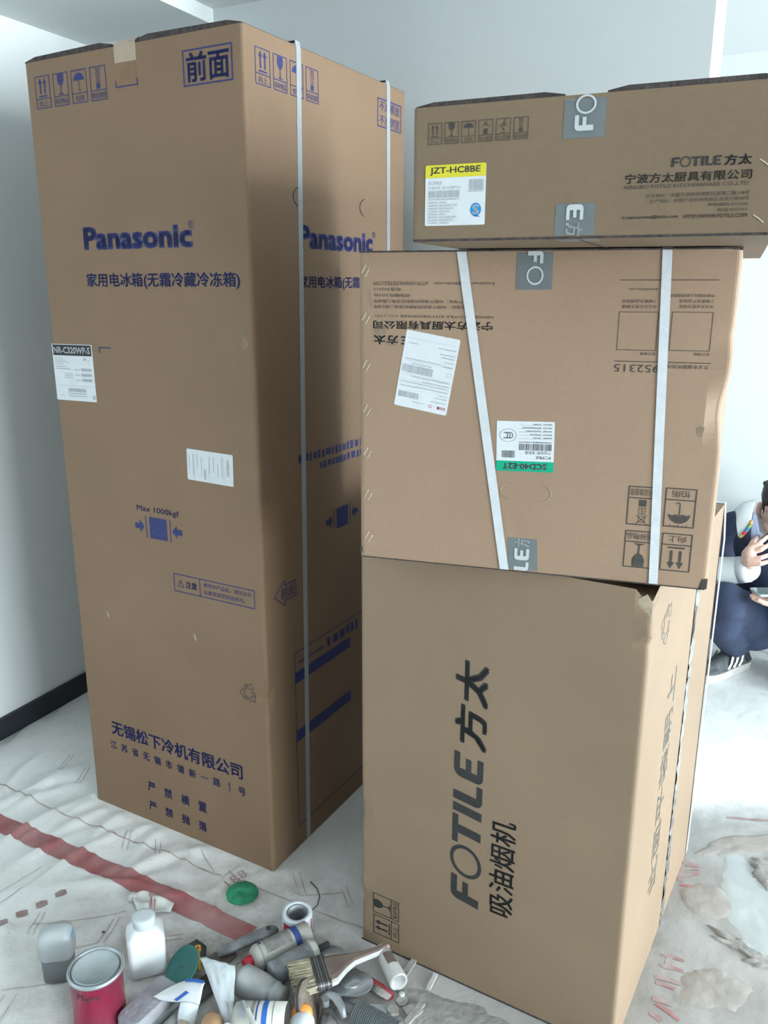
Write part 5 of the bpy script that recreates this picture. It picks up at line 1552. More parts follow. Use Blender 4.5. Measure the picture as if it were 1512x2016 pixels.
for i in range(22):
    prof += [(0.0255, 0.001 + i * 0.0044), (0.0255, 0.0030 + i * 0.0044), (0.0238, 0.0040 + i * 0.0044)]
prof += [(0.020, 0.099)]
bm = bmesh.new(); bm_lathe(bm, prof, 32, M); part('hose_wall', bm, 'hose_grey', g)
part('hose_mouth', cyl(axis((-0.0545, 1.3235, 0.026), (-0.052, 1.322, 0.026)), 0.0195, 0.0020, 24), 'dark_rubber', g)

# wooden handle end with a white washer
g = thing('wooden_mallet', 'rounded peach-coloured wooden tool handle at the front of the pile', 'mallet', (-0.328, 1.285, 0), 0)
bm = bmesh.new(); bm_tube(bm, [(-0.336, 1.304, 0.030), (-0.334, 1.300, 0.032), (-0.330, 1.290, 0.034), (-0.326, 1.270, 0.034), (-0.322, 1.240, 0.032)], [0.010, 0.017, 0.0215, 0.0225, 0.0215], 22); part('handle_body', bm, 'wood_peach', g, True)
g = thing('white_grommet', 'white plastic ring with a purple centre beside the peach-coloured wooden handle', 'ring', (-0.293, 1.268, 0), 0)
M = at(-0.296, 1.270, 0.040, 0.2, 0.75)
bm = bmesh.new(); bm_lathe(bm, [(0.0060, -0.004), (0.0125, -0.004), (0.0130, 0.0), (0.0115, 0.004), (0.0070, 0.004), (0.0060, -0.004)], 28, M, False); part('ring_body', bm, 'plastic_white', g, True)
part('ring_centre', cyl(M @ Matrix.Translation((0, 0, -0.003)), 0.0060, 0.0035, 16), 'label_navy', g)
bm = bmesh.new(); bm_tube(bm, [(-0.296, 1.268, 0.036), (-0.300, 1.262, 0.018), (-0.302, 1.258, 0.001)], [0.006, 0.007, 0.008], 12); part('ring_stem', bm, 'grey_plastic', g, True)

# torn white board paper over the pile
g = thing('torn_paper', 'long torn white wedge of plasterboard paper on the pile', 'paper', (-0.325, 1.36, 0), 0)
rj = random.Random(8)
rows = []
for k, (lx, ly, lz, rx, ry, rz) in enumerate(((-0.380, 1.421, 0.064, -0.304, 1.402, 0.062), (-0.366, 1.398, 0.063, -0.300, 1.382, 0.060), (-0.350, 1.368, 0.060, -0.297, 1.354, 0.056), (-0.336, 1.340, 0.056, -0.294, 1.328, 0.051), (-0.316, 1.306, 0.049, -0.291, 1.298, 0.045), (-0.302, 1.284, 0.010, -0.290, 1.280, 0.008))):
    row = []
    for q in range(8):
        f = q / 7
        row.append((lx + (rx - lx) * f, ly + (ry - ly) * f + (rj.uniform(-0.005, 0.005) if k == 0 and 0 < q < 7 else 0), lz + (rz - lz) * f + 0.004 * sin(pi * f) + (rj.uniform(-0.002, 0.002) if k < 5 else 0)))
    rows.append(row)
part('paper_sheet', sheet_patch(rows, 0.0014, 3), 'paper_torn', g, True)
# folded sachet with blue bands
g = thing('torn_sachet', 'folded white paper sachet with bright blue bands', 'sachet', (-0.375, 1.335, 0), 0)
rows = [[(-0.4550, 1.3355, 0.0520), (-0.4240, 1.3500, 0.0620), (-0.3910, 1.3600, 0.0680), (-0.3560, 1.3560, 0.0660)],
        [(-0.4520, 1.3340, 0.0520), (-0.4230, 1.3420, 0.0600), (-0.3910, 1.3480, 0.0680), (-0.3570, 1.3440, 0.0670)],
        [(-0.4490, 1.3330, 0.0510), (-0.4210, 1.3330, 0.0570), (-0.3910, 1.3340, 0.0640), (-0.3570, 1.3320, 0.0640)],
        [(-0.4450, 1.3320, 0.0480), (-0.4170, 1.3250, 0.0500), (-0.3910, 1.3200, 0.0540), (-0.3590, 1.3160, 0.0520)]]
part('paper_sheet', sheet_patch(rows, 0.0008, 4), 'paper_white', g, True)
part('blue_band', sheet_patch([[(-0.3950, 1.3605, 0.0700), (-0.3760, 1.3605, 0.0705), (-0.3570, 1.3580, 0.0688)], [(-0.3950, 1.3540, 0.0703), (-0.3760, 1.3535, 0.0710), (-0.3570, 1.3510, 0.0692)]], 0.0006, 4), 'label_blue', g)
part('blue_band', sheet_patch([[(-0.4110, 1.3255, 0.0540), (-0.3890, 1.3360, 0.0660)], [(-0.4040, 1.3215, 0.0550), (-0.3820, 1.3310, 0.0665)]], 0.0006, 4), 'label_blue', g)
rows = [[(-0.3970, 1.3200, 0.0540), (-0.3790, 1.3180, 0.0560), (-0.3600, 1.3150, 0.0520)], [(-0.4010, 1.3100, 0.0340), (-0.3830, 1.3060, 0.0420), (-0.3640, 1.3060, 0.0320)], [(-0.3990, 1.2980, 0.0160), (-0.3840, 1.2940, 0.0180), (-0.3690, 1.2950, 0.0140)], [(-0.3970, 1.2880, 0.0010), (-0.3840, 1.2850, 0.0010), (-0.3730, 1.2860, 0.0010)]]
part('hanging_flap', sheet_patch(rows, 0.0008, 4), 'paper_torn', g, True)
# cream putty knife handles at the lower left of the pile
g = thing('putty_knife', 'dusty putty knife lying at the lower left of the pile', 'putty knife', (-0.425, 1.310, 0), 0)
bm = bmesh.new(); bm_tube(bm, [(-0.398, 1.334, 0.014), (-0.408, 1.316, 0.016), (-0.424, 1.288, 0.016), (-0.440, 1.258, 0.015)], [0.008, 0.012, 0.0135, 0.012], 16, True, 0.7); part('handle', bm, 'grey_plastic', g, True)
bm = bmesh.new(); bm_prism(bm, [(-0.404, 1.330), (-0.390, 1.338), (-0.372, 1.384), (-0.396, 1.392)], 0.0014, Matrix.Translation((0, 0, 0.010))); part('blade', bm, 'abrasive', g)
g = thing('wooden_spatula', 'cream wooden spatula end beside the putty knife', 'spatula', (-0.400, 1.290, 0), 0)
bm = bmesh.new(); bm_tube(bm, [(-0.392, 1.316, 0.024), (-0.389, 1.307, 0.026), (-0.385, 1.288, 0.026), (-0.380, 1.253, 0.024)], [0.005, 0.0100, 0.0115, 0.0110], 14, True, 0.6); part('handle', bm, 'wood_cream', g, True)
bm = bmesh.new(); bm_tube(bm, [(-0.372, 1.296, 0.010), (-0.380, 1.280, 0.010), (-0.386, 1.256, 0.010)], [0.006, 0.010, 0.010], 10, True, 0.7); part('blade', bm, 'wood_cream', g, True)
# plaster coated boards and mortar strips on the right
g = thing('plaster_board', 'plaster-crusted pale board under the saw blade', 'board', (-0.045, 1.375, 0), 0)
bm = bmesh.new(); bm_prism(bm, [(-0.118, 1.392), (-0.085, 1.398), (-0.030, 1.366), (0.016, 1.362), (0.006, 1.338), (-0.040, 1.334), (-0.086, 1.352)], 0.0045, Matrix.Translation((0, 0, 0.0005))); part('board', bm, 'dust_white', g)
bm = bmesh.new(); bm_tube(bm, [(-0.09, 1.386, 0.0065), (-0.06, 1.372, 0.0075), (-0.025, 1.352, 0.0065)], [0.005, 0.009, 0.005], 10, True, 0.35); part('plaster_lump', bm, 'plaster_grey', g, True)
for i, (a, b, wd, lab) in enumerate((((0.070, 1.482), (0.040, 1.430), 0.012, 'narrow mortar-covered strip touching the roller sleeve and carton'), ((0.113, 1.442), (0.095, 1.404), 0.008, 'short thin mortar strip leaning out from under the carton'), ((0.045, 1.316), (0.082, 1.368), 0.012, 'mortar-covered strip at the bottom right of the pile'))):
    bm = bmesh.new()
    A, B = Vector((*a, 0)), Vector((*b, 0))
    dd = (B - A).normalized(); nn = Vector((-dd.y, dd.x, 0)) * wd / 2
    bm_prism(bm, [(p.x, p.y) for p in (A - nn, A + nn, B + nn * 1.2, B - nn)], 0.007, Matrix.Translation((0, 0, 0.001)))
    tag(obj('mortar_strip', bm, ('mortar', 'handle_white', 'mortar')[i]), lab, 'strip', 'mortar strips')
rr = random.Random(21)
for i, (x, y, s, lab) in enumerate(((0.040, 1.372, 0.014, 'curled plaster flake by the bottle cap'), (0.060, 1.350, 0.018, 'flat plaster flake in front of the bottle cap'), (0.022, 1.348, 0.012, 'small plaster crumb beside the pale board'))):
    bm = bmesh.new()
    n = 9
    pts = [(x + s * (0.7 + 0.5 * rr.random()) * cos(2 * pi * k / n), y + s * (0.7 + 0.5 * rr.random()) * sin(2 * pi * k / n)) for k in range(n)]
    bm_prism(bm, pts, 0.004 + 0.002 * i, Matrix.Translation((0, 0, 0.0012)))
    tag(obj('plaster_flake', bm, 'mortar'), lab, 'plaster', 'plaster flakes')
bm = bmesh.new(); bm_lathe(bm, [(0.002, 0), (0.0035, 0.0015), (0.002, 0.003)], 7, at(-0.632, 1.560, sheet_z(-0.632, 1.560)))
tag(obj('dark_pebble', bm, 'dark_rubber'), 'tiny dark crumb lying on the bare film', 'pebble')

# ------------------------------------------------------------------ the person squatting beyond the wall end
mat('skin', (0.74, 0.47, 0.38), 0.5, 0.08, 12, sub=0.15)
mat('hair_black', (0.006, 0.006, 0.007), 0.45, 0.3, 90, bump=0.8, bump_scale=260)
mat('vest_navy', (0.026, 0.036, 0.075), 0.85, 0.25, 14, bump=0.35, bump_scale=25)
mat('vest_inner', (0.16, 0.19, 0.27), 0.8, 0.2, 20)
mat('shirt_white', (0.66, 0.69, 0.71), 0.8, 0.08, 10, bump=0.5, bump_scale=22)
mat('trousers_navy', (0.034, 0.050, 0.100), 0.8, 0.3, 9, bump=1.0, bump_scale=18)
mat('shoe_grey', (0.085, 0.095, 0.10), 0.7, 0.35, 40)
mat('shoe_dark', (0.03, 0.032, 0.045), 0.7)
mat('shoe_sole', (0.50, 0.50, 0.48), 0.6, 0.15, 20)
mat('shoe_white', (0.66, 0.66, 0.65), 0.5)
mat('phone_case', (0.40, 0.46, 0.45), 0.2, 0.1, 10)
mat('phone_screen', (0.16, 0.20, 0.20), 0.10, spec=0.8)  # grey lightened to hold a reflection of the bright wall
mat('cig_paper', (0.75, 0.74, 0.70), 0.7)
mat('cig_filter', (0.50, 0.27, 0.07), 0.7)
mat('cig_ash', (0.36, 0.36, 0.36), 0.95)
mat('eye_white', (0.72, 0.71, 0.70), 0.3)
mat('eye_dark', (0.02, 0.015, 0.012), 0.15)
mat('lip', (0.42, 0.18, 0.15), 0.5)
for n_, c_ in (('trim_red', (0.55, 0.05, 0.05)), ('trim_green', (0.16, 0.30, 0.10)), ('trim_blue', (0.05, 0.20, 0.36)), ('trim_orange', (0.60, 0.26, 0.07)), ('trim_yellow', (0.55, 0.45, 0.10))):
    mat(n_, c_, 0.8)

person = thing('person', 'person in navy vest and white sleeves squatting by the bright far wall, smoking', 'person', (1.43, 2.90, 0), 0)
POFF = Vector((1.43, 2.90, 0))
def ball(bm, c, r, sc=(1, 1, 1), R=None, u=20, v=12):
    M = Matrix.Translation(c) @ (R if R else Matrix.Identity(4)) @ Matrix.Diagonal((r * sc[0], r * sc[1], r * sc[2], 1))
    top, bot = bm.verts.new(M @ Vector((0, 0, 1))), bm.verts.new(M @ Vector((0, 0, -1)))
    rings = [[bm.verts.new(M @ Vector((sin(pi * j / v) * cos(2 * pi * i / u), sin(pi * j / v) * sin(2 * pi * i / u), cos(pi * j / v)))) for i in range(u)] for j in range(1, v)]
    for i in range(u):
        k = (i + 1) % u
        bm.faces.new((top, rings[0][i], rings[0][k]))
        bm.faces.new((bot, rings[-1][k], rings[-1][i]))
        for r0, r1 in zip(rings, rings[1:]):
            bm.faces.new((r0[i], r1[i], r1[k], r0[k]))
def limb(bm, pts, radii, seg=16):
    """closed tapered tube with rounded joints: solids that the remesh melts into one surface"""
    for (p, q), (a, b) in zip(zip(pts, pts[1:]), zip(radii, radii[1:])):
        p, q = Vector(p), Vector(q)
        n = max(2, int((q - p).length / 0.02))
        bm_tube(bm, [p.lerp(q, k / n) for k in range(n + 1)], [a + (b - a) * k / n for k in range(n + 1)], seg)
    for p, r in zip(pts, radii):
        ball(bm, p, r * 1.0)
def melt(bm, voxel, smooth=2):
    """voxel remesh of overlapping solids into one continuous surface, baked"""
    bmesh.ops.recalc_face_normals(bm, faces=bm.faces)
    me = bpy.data.meshes.new('melt'); bm.to_mesh(me); bm.free()
    o = bpy.data.objects.new('melt', me); COL.objects.link(o)
    m = o.modifiers.new('r', 'REMESH'); m.mode = 'VOXEL'; m.voxel_size = voxel
    if smooth:
        s = o.modifiers.new('s', 'SMOOTH'); s.factor = 0.5; s.iterations = smooth
    dg = bpy.context.evaluated_depsgraph_get(); dg.update()
    out = bpy.data.meshes.new_from_object(o.evaluated_get(dg))
    bpy.data.objects.remove(o); bpy.data.meshes.remove(me)
    return out
def wear(name, bm, voxel, material, parent=None, smooth=2, label=None):
    me = melt(bm, voxel, smooth)
    me.transform(Matrix.Translation(-POFF))
    o = link(name, me, material, parent or person, True)
    if label:
        o['label'] = label
    return o
def ppart(name, bm, material, parent=None, smooth=False):
    bmesh.ops.translate(bm, verts=bm.verts, vec=-POFF)
    return obj(name, bm, material, parent or person, smooth)

HIP_R, HIP_L = Vector((1.385, 2.895, 0.215)), Vector((1.535, 2.945, 0.215))
KNEE_R, KNEE_L = Vector((1.175, 2.665, 0.375)), Vector((1.500, 2.600, 0.390))
ANK_R, ANK_L = Vector((1.338, 2.915, 0.100)), Vector((1.590, 2.860, 0.095))
PELVIS, CHEST, NECK0 = Vector((1.462, 2.925, 0.235)), Vector((1.440, 2.885, 0.430)), Vector((1.432, 2.862, 0.575))
SH_R, SH_L = Vector((1.282, 2.890, 0.560)), Vector((1.588, 2.875, 0.555))
EL_R, EL_L = Vector((1.105, 2.800, 0.430)), Vector((1.640, 2.690, 0.400))
WR_R, WR_L = Vector((1.258, 2.690, 0.487)), Vector((1.390, 2.575, 0.392))
HEAD = Vector((1.402, 2.800, 0.662))
FD = Vector((-0.36, -0.84, -0.40)).normalized()            # where the face looks
HX = Vector((0.90, -0.42, 0.02)); HX = (HX - FD * HX.dot(FD)).normalized()   # towards the person's left ear
HU = FD.cross(HX).normalized()
if HU.z < 0:
    HU = -HU
RH = Matrix(((HX.x, -FD.x, HU.x, 0), (HX.y, -FD.y, HU.y, 0), (HX.z, -FD.z, HU.z, 0), (0, 0, 0, 1)))   # local: x to the left ear, -y forward, z up
def hp_(x, y, z):
    return HEAD + HX * x + FD * y + HU * z
# --- body: one surface from head to hands and ankles
bm = bmesh.new()
ball(bm, hp_(0, -0.012, 0.035), 0.082, (0.92, 1.12, 0.98), RH)
ball(bm, hp_(0, 0.020, -0.010), 0.072, (0.95, 0.92, 1.15), RH)
ball(bm, hp_(0, 0.040, -0.065), 0.048, (1.0, 0.85, 0.8), RH)
ball(bm, hp_(0, 0.062, -0.092), 0.022, (1.1, 0.8, 0.8), RH)
limb(bm, [hp_(0, 0.078, 0.010), hp_(0, 0.096, -0.030)], [0.008, 0.014], 10)
for q in (-1, 1):
    ball(bm, hp_(q * 0.013, 0.086, -0.034), 0.009)
    ball(bm, hp_(q * 0.038, 0.060, -0.028), 0.026, (1, 0.7, 0.9), RH)
    ball(bm, hp_(q * 0.030, 0.072, 0.022), 0.016, (1.5, 0.7, 0.6), RH)
    ball(bm, hp_(q * 0.081, -0.006, -0.004), 0.023, (0.42, 0.72, 1.40), RH)
    ball(bm, hp_(q * 0.077, 0.000, -0.034), 0.011, (0.6, 0.8, 1.0), RH)
for z in (-0.052, -0.064):
    ball(bm, hp_(0, 0.076, z), 0.012, (1.9, 0.6, 0.5), RH)
limb(bm, [hp_(0, -0.02, -0.05), NECK0.lerp(HEAD, 0.3), NECK0], [0.052, 0.052, 0.060])
limb(bm, [NECK0, CHEST, PELVIS], [0.075, 0.125, 0.125], 20)
ball(bm, CHEST, 0.13, (1.25, 0.95, 1.1))
limb(bm, [SH_R, NECK0, SH_L], [0.058, 0.060, 0.058])
limb(bm, [SH_R, EL_R, WR_R], [0.052, 0.040, 0.027]); limb(bm, [SH_L, EL_L, WR_L], [0.052, 0.040, 0.027])
limb(bm, [HIP_R, KNEE_R, KNEE_R.lerp(ANK_R, 0.35), ANK_R], [0.092, 0.060, 0.056, 0.036]); limb(bm, [HIP_L, KNEE_L, KNEE_L.lerp(ANK_L, 0.35), ANK_L], [0.092, 0.060, 0.056, 0.036])
limb(bm, [HIP_R, PELVIS, HIP_L], [0.10, 0.11, 0.10])
# right hand lifted to the mouth: palm, four bent fingers, thumb from the side
PALM_R = Vector((1.232, 2.660, 0.548))
MOUTH = hp_(0, 0.080, -0.058)
limb(bm, [WR_R, WR_R.lerp(PALM_R, 0.4), PALM_R], [0.026, 0.027, 0.024])
for off, r in ((Vector((-0.004, -0.012, 0.010)), 0.021), (Vector((0.008, 0.012, 0.008)), 0.020), (Vector((0.004, 0, -0.014)), 0.024)):
    ball(bm, PALM_R + off, r)
fing = [((1.226, 2.654, 0.571), (1.258, 2.650, 0.592), (1.286, 2.672, 0.602), (1.300, 2.690, 0.603)),
        ((1.222, 2.646, 0.556), (1.256, 2.632, 0.574), (1.288, 2.648, 0.586), (1.306, 2.664, 0.590)),
        ((1.222, 2.640, 0.538), (1.254, 2.620, 0.550), (1.288, 2.630, 0.558), (1.308, 2.642, 0.560)),
        ((1.228, 2.642, 0.522), (1.256, 2.622, 0.528), (1.284, 2.628, 0.534), (1.300, 2.638, 0.538))]
for f in fing:
    limb(bm, [Vector(p) for p in f], [0.0098, 0.0084, 0.0074, 0.0064], 10)
limb(bm, [Vector(p) for p in ((1.240, 2.676, 0.530), (1.244, 2.688, 0.560), (1.258, 2.698, 0.582), (1.272, 2.706, 0.596))], [0.012, 0.011, 0.0095, 0.008], 10)
# left hand held out flat under the phone, fingers towards the left of the picture
PALM_L = Vector((1.318, 2.588, 0.405))
limb(bm, [WR_L, PALM_L + Vector((0.03, -0.004, -0.004))], [0.026, 0.022])
for off in (Vector((0.024, -0.018, 0)), Vector((0.0, -0.02, 0)), Vector((0.024, 0.016, 0)), Vector((0.0, 0.018, 0))):
    ball(bm, PALM_L + off, 0.022, (1, 1, 0.6))
for i, (yo, l) in enumerate(((-0.032, 0.072), (-0.012, 0.082), (0.009, 0.078), (0.029, 0.062))):
    b = PALM_L + Vector((-0.010, yo, 0.0))
    limb(bm, [b, b + Vector((-l * 0.45, -0.002, 0.004)), b + Vector((-l * 0.78, 0.0, 0.010)), b + Vector((-l, 0.002, 0.018))], [0.0105, 0.0095, 0.0085, 0.0075], 10)
limb(bm, [PALM_L + Vector((0.030, -0.026, 0.0)), PALM_L + Vector((0.016, -0.046, 0.012)), PALM_L + Vector((-0.006, -0.050, 0.026)), PALM_L + Vector((-0.022, -0.044, 0.033))], [0.013, 0.011, 0.0095, 0.008], 10)
body = wear('body', bm, 0.0030, 'skin', None, 2)
# fingernails, eyes, brows, mouth
for f in fing[:2]:
    bm = bmesh.new(); ball(bm, Vector(f[3]) + Vector((-0.002, -0.004, 0.0060)), 0.0052, (1, 0.8, 0.35)); ppart('fingernail', bm, 'lip', None, True)
for q in (-1, 1):
    bm = bmesh.new(); ball(bm, hp_(q * 0.030, 0.0735, 0.002), 0.0125, (1.15, 0.75, 0.55), RH); e = ppart('eye', bm, 'eye_white', None, True)
    bm = bmesh.new(); ball(bm, hp_(q * 0.030, 0.0815, -0.001), 0.0055, (1, 0.5, 1), RH); ppart('iris', bm, 'eye_dark', e, True)
    bm = bmesh.new(); limb(bm, [hp_(q * 0.014, 0.087, 0.022), hp_(q * 0.032, 0.083, 0.028), hp_(q * 0.050, 0.070, 0.022)], [0.003, 0.0036, 0.0022], 8); ppart('eyebrow', bm, 'hair_black')
bm = bmesh.new(); ball(bm, hp_(0, 0.0805, -0.058), 0.010, (2.0, 0.42, 0.42), RH); ppart('lips', bm, 'lip', None, True)
# hair: cap over the crown, lower at the back and sides
bm = bmesh.new()
ball(bm, hp_(0, -0.020, 0.052), 0.087, (0.90, 1.10, 0.96), RH)
ball(bm, hp_(0, -0.056, 0.010), 0.066, (0.98, 0.8, 1.05), RH)
for q in (-1, 1):
    ball(bm, hp_(q * 0.058, 0.012, 0.036), 0.026, (0.62, 0.9, 1.2), RH)
    ball(bm, hp_(q * 0.064, 0.020, 0.008), 0.010, (0.55, 0.7, 1.5), RH)
rh = random.Random(4)
for i in range(46):
    a, t = rh.uniform(0, 2 * pi), rh.uniform(0.15, 1.0)
    p = hp_(0.080 * t * cos(a), -0.018 + 0.094 * t * sin(a), 0.050 + 0.083 * math.sqrt(max(0, 1 - t * t)))
    if (p - hp_(0, 0.075, 0.03)).length > 0.045:
        limb(bm, [p, p + HU * 0.006 + FD * 0.014 + HX * rh.uniform(-0.008, 0.008)], [0.008, 0.003], 6)
hair = wear('hair', bm, 0.004, 'hair_black', None, 1)
hair['label'] = 'short black hair'
# trousers
bm = bmesh.new()
limb(bm, [HIP_R, HIP_R.lerp(KNEE_R, 0.5), KNEE_R], [0.106, 0.080, 0.067], 20)
limb(bm, [KNEE_R, KNEE_R.lerp(ANK_R, 0.35) + Vector((-0.03, -0.015, -0.012)), KNEE_R.lerp(ANK_R, 0.92)], [0.070, 0.066, 0.056], 20)
limb(bm, [HIP_L, HIP_L.lerp(KNEE_L, 0.5), KNEE_L], [0.116, 0.100, 0.079], 20)
limb(bm, [KNEE_L, KNEE_L.lerp(ANK_L, 0.35), KNEE_L.lerp(ANK_L, 0.92)], [0.078, 0.080, 0.060], 20)
limb(bm, [HIP_R, PELVIS, HIP_L], [0.116, 0.130, 0.116], 20)
limb(bm, [PELVIS, PELVIS.lerp(CHEST, 0.4)], [0.135, 0.125], 20)
for A, B, n in ((KNEE_R, ANK_R, 5), (KNEE_L, ANK_L, 5)):
    for k in range(n):
        p = A.lerp(B, 0.12 + 0.17 * k)
        ball(bm, p + Vector((-0.03 + 0.02 * (-1) ** k, -0.03, 0.0)), 0.060 - 0.003 * k, (1.1, 1, 0.45))
wear('trousers', bm, 0.006, 'trousers_navy', None, 3, 'navy blue work trousers')
# white sleeves and collar
bm = bmesh.new()
limb(bm, [SH_R, SH_R.lerp(EL_R, 0.5), EL_R], [0.070, 0.062, 0.056], 18)
limb(bm, [EL_R, EL_R.lerp(WR_R, 0.5), EL_R.lerp(WR_R, 0.94)], [0.056, 0.052, 0.044], 18)
limb(bm, [SH_L, SH_L.lerp(EL_L, 0.5), EL_L], [0.070, 0.062, 0.056], 18)
limb(bm, [EL_L, EL_L.lerp(WR_L, 0.5), EL_L.lerp(WR_L, 0.94)], [0.056, 0.052, 0.044], 18)
limb(bm, [SH_R, NECK0, SH_L], [0.070, 0.074, 0.070], 18)
limb(bm, [NECK0, CHEST], [0.080, 0.132], 18)
for k in range(3):
    ball(bm, EL_R.lerp(WR_R, 0.35 + 0.2 * k), 0.053 - 0.003 * k, (0.8, 1.0, 1.0))
shirt = wear('shirt', bm, 0.005, 'shirt_white', None, 3, 'white long-sleeved shirt')
bm = bmesh.new(); dW = (WR_R - EL_R).normalized()
bm_tube(bm, [EL_R.lerp(WR_R, 0.80), EL_R.lerp(WR_R, 0.99)], [0.0475, 0.0445], 24, True); ppart('cuff', bm, 'shirt_white', shirt, True)
# navy vest with V neck, pale revers and a striped trim
bm = bmesh.new()
limb(bm, [CHEST + Vector((0, 0, 0.06)), CHEST, PELVIS.lerp(CHEST, 0.25)], [0.150, 0.156, 0.152], 24)
ball(bm, CHEST + Vector((0, 0, 0.03)), 0.150, (1.20, 0.98, 1.0))
for S in (SH_R, SH_L):
    q = 1 if S is SH_L else -1
    limb(bm, [CHEST + Vector((q * 0.07, 0.0, 0.06)), S + Vector((-q * 0.035, 0.0, -0.012))], [0.100, 0.080], 20)
    E_ = EL_L if S is SH_L else EL_R
    limb(bm, [S + Vector((0, -0.004, 0.0)), S.lerp(E_, 0.34), S.lerp(E_, 0.62)], [0.079, 0.075, 0.070], 20)
vest = wear('vest', bm, 0.006, 'vest_navy', None, 3, 'navy sleeveless vest')
# collar panel lies on the right side of the chest
Cf = lambda px, py, pz: (px, py, pz)
rows = [[(1.224, 2.790, 0.671), (1.249, 2.780, 0.698), (1.282, 2.770, 0.709)],
        [(1.219, 2.760, 0.659), (1.237, 2.750, 0.673), (1.264, 2.740, 0.679)],
        [(1.214, 2.740, 0.628), (1.230, 2.730, 0.635), (1.251, 2.720, 0.642)],
        [(1.221, 2.730, 0.591), (1.224, 2.725, 0.593), (1.228, 2.720, 0.598)]]
bm = sheet_patch(rows, 0.004, 4); col_ = ppart('collar', bm, 'shirt_white', shirt, True)
rows2 = [[(1.262, 2.737, 0.673), (1.275, 2.737, 0.664)], [(1.251, 2.717, 0.636), (1.277, 2.717, 0.632)], [(1.250, 2.704, 0.590), (1.283, 2.702, 0.590)], [(1.256, 2.704, 0.555), (1.290, 2.700, 0.555)]]
bm = sheet_patch(rows2, 0.004, 4); ppart('lining', bm, 'vest_inner', vest, True)
rows3 = [[(1.222, 2.740, 0.606), (1.252, 2.712, 0.620)], [(1.215, 2.745, 0.570), (1.252, 2.706, 0.575)], [(1.225, 2.752, 0.530), (1.262, 2.706, 0.530)], [(1.250, 2.765, 0.490), (1.280, 2.720, 0.490)]]
bm = sheet_patch(rows3, 0.006, 4); ppart('lapel', bm, 'vest_navy', vest, True)
tp = [Vector((1.222, 2.722, 0.592)), Vector((1.229, 2.716, 0.602)), Vector((1.236, 2.714, 0.614)), Vector((1.243, 2.714, 0.626)), Vector((1.250, 2.716, 0.638)), Vector((1.255, 2.722, 0.650))]
for i, m in enumerate(('trim_yellow', 'trim_red', 'trim_blue', 'trim_green', 'trim_orange')):
    bm = bmesh.new(); bm_tube(bm, [tp[i], tp[i + 1]], 0.0062, 10); ppart('collar_trim', bm, m, shirt)

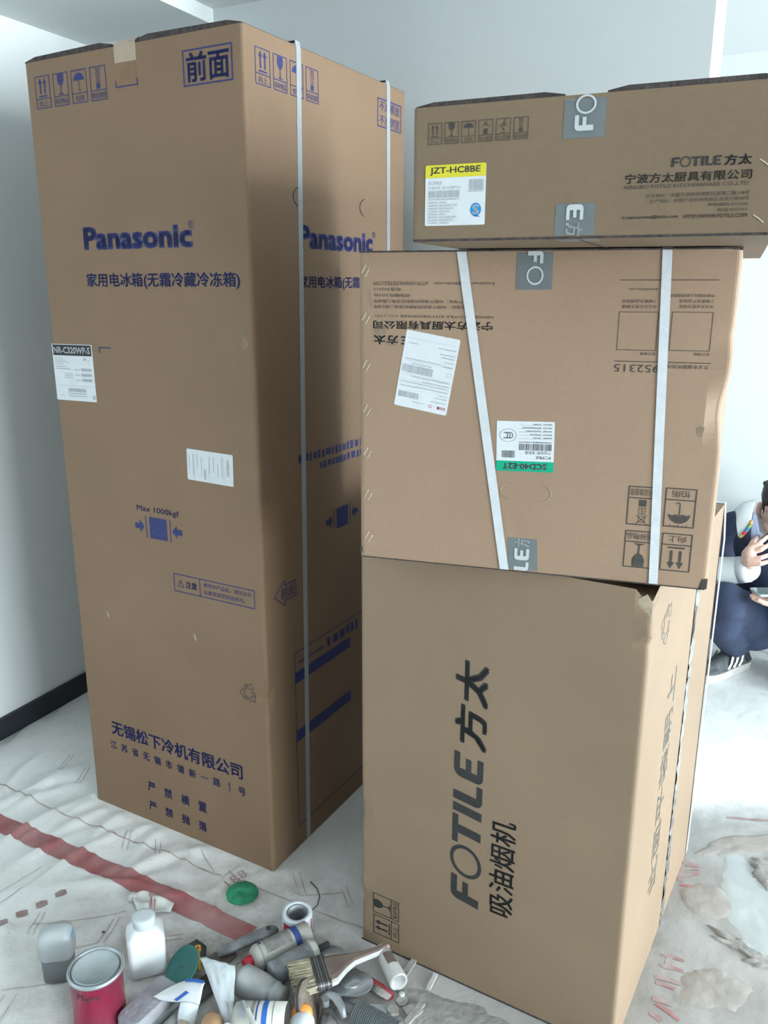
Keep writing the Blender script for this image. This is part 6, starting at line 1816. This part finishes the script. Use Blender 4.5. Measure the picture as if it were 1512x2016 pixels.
# shoes
def shoe(ank, toe_dir, label):
    td = Vector(toe_dir).normalized(); sd = Vector((-td.y, td.x, 0))
    heel = Vector((ank.x, ank.y, 0)) - td * 0.082
    M = Matrix(((td.x, sd.x, 0, heel.x), (td.y, sd.y, 0, heel.y), (0, 0, 1, 0.002), (0, 0, 0, 1)))
    bm = bmesh.new()
    L = [(0.0, 0.024), (0.02, 0.034), (0.07, 0.036), (0.13, 0.040), (0.19, 0.047), (0.235, 0.044), (0.265, 0.030), (0.278, 0.010)]
    outline = [(x, w) for x, w in L] + [(x, -w) for x, w in reversed(L)]
    bm_prism(bm, outline, 0.030, M)
    sh = ppart('shoe', bm, 'shoe_sole')
    sh['label'] = label
    bm = bmesh.new()
    for x, r, z, sy, sz in ((0.035, 0.033, 0.050, 1.0, 1.1), (0.075, 0.035, 0.052, 1.0, 1.15), (0.120, 0.037, 0.046, 1.0, 1.0), (0.170, 0.042, 0.036, 1.0, 0.72), (0.215, 0.042, 0.030, 1.0, 0.55), (0.240, 0.034, 0.028, 1.0, 0.55)):
        ball(bm, M @ Vector((x, 0, z)), r, (1.0, sy, sz))
    limb(bm, [M @ Vector((0.045, 0, 0.04)), M @ Vector((0.060, 0, 0.090))], [0.036, 0.034])
    limb(bm, [M @ Vector((0.09, 0, 0.06)), M @ Vector((0.225, 0, 0.032))], [0.036, 0.030])
    up = wear('upper', bm, 0.004, 'shoe_grey', sh, 3)
    bm = bmesh.new()
    for sgn in (-1, 1):
        pts = [M @ Vector((0.012, sgn * 0.030, 0.040)), M @ Vector((0.040, sgn * 0.036, 0.074)), M @ Vector((0.070, sgn * 0.036, 0.080)), M @ Vector((0.045, sgn * 0.038, 0.040))]
        for a, b in zip(pts, pts[1:] + pts[:1]):
            pass
        vs = [bm.verts.new(p + sd * sgn * 0.002) for p in pts]
        bm.faces.new(vs)
    bmesh.ops.recalc_face_normals(bm, faces=bm.faces)
    bmesh.ops.solidify(bm, geom=bm.faces[:], thickness=0.003)
    ppart('heel_panel', bm, 'shoe_dark', sh)
    for sgn in (-1, 1):
        for k in range(3):
            bm = bmesh.new()
            x = 0.078 + k * 0.030
            bm_tube(bm, [M @ Vector((x + 0.018, sgn * 0.0385, 0.034)), M @ Vector((x + 0.006, sgn * 0.0400, 0.054)), M @ Vector((x - 0.006, sgn * 0.0345, 0.078))], 0.0062, 8, True, 0.45, sd)
            ppart('stripe', bm, 'shoe_white', sh)
    for k in range(4):
        bm = bmesh.new()
        x = 0.115 + k * 0.024
        z = 0.090 - k * 0.012
        bm_tube(bm, [M @ Vector((x, -0.024, z - 0.010)), M @ Vector((x + 0.008, 0, z)), M @ Vector((x, 0.024, z - 0.010))], 0.0035, 8)
        ppart('lace', bm, 'shoe_white', sh, True)
    return sh
shoe(ANK_R, (-0.86, -0.50, 0), 'grey sneaker with three white stripes')
shoe(ANK_L, (-0.45, -0.89, 0), 'grey sneaker with three white stripes')

# things held
bm = bmesh.new()
c0, c1 = Vector((1.294, 2.652, 0.576)), MOUTH + FD * 0.004
d_ = (c0 - c1).normalized()
g = thing('cigarette', 'lit cigarette between the fingers of the squatting person', 'cigarette', c1, 0)
bm_tube(bm, [c1, c1 + d_ * 0.022], 0.0040, 12); part('filter_tip', bm, 'cig_filter', g, True)
bm = bmesh.new(); bm_tube(bm, [c1 + d_ * 0.022, c1 + d_ * 0.050], 0.0040, 12); part('paper_tube', bm, 'cig_paper', g, True)
bm = bmesh.new(); bm_tube(bm, [c1 + d_ * 0.050, c1 + d_ * 0.056, c1 + d_ * 0.060], [0.0040, 0.0038, 0.0015], 10); part('ash', bm, 'cig_ash', g, True)
ph = PALM_L + Vector((-0.012, 0.006, 0.0325))
g = thing('mobile_phone', 'pale grey mobile phone lying in the open left hand', 'phone', ph, 0)
M = at(ph.x, ph.y, ph.z, 0.06, 0.0, 0.03)
bm = bmesh.new(); rounded_stack(bm, [(0.073, 0.0345, -0.004), (0.074, 0.0355, -0.002), (0.074, 0.0355, 0.003), (0.073, 0.0345, 0.0042)], M, 5, 0.009); part('phone_body', bm, 'phone_case', g)
bm = bmesh.new(); rounded_stack(bm, [(0.070, 0.0320, 0.0042), (0.070, 0.0320, 0.0047)], M, 5, 0.008); part('screen', bm, 'phone_screen', g)
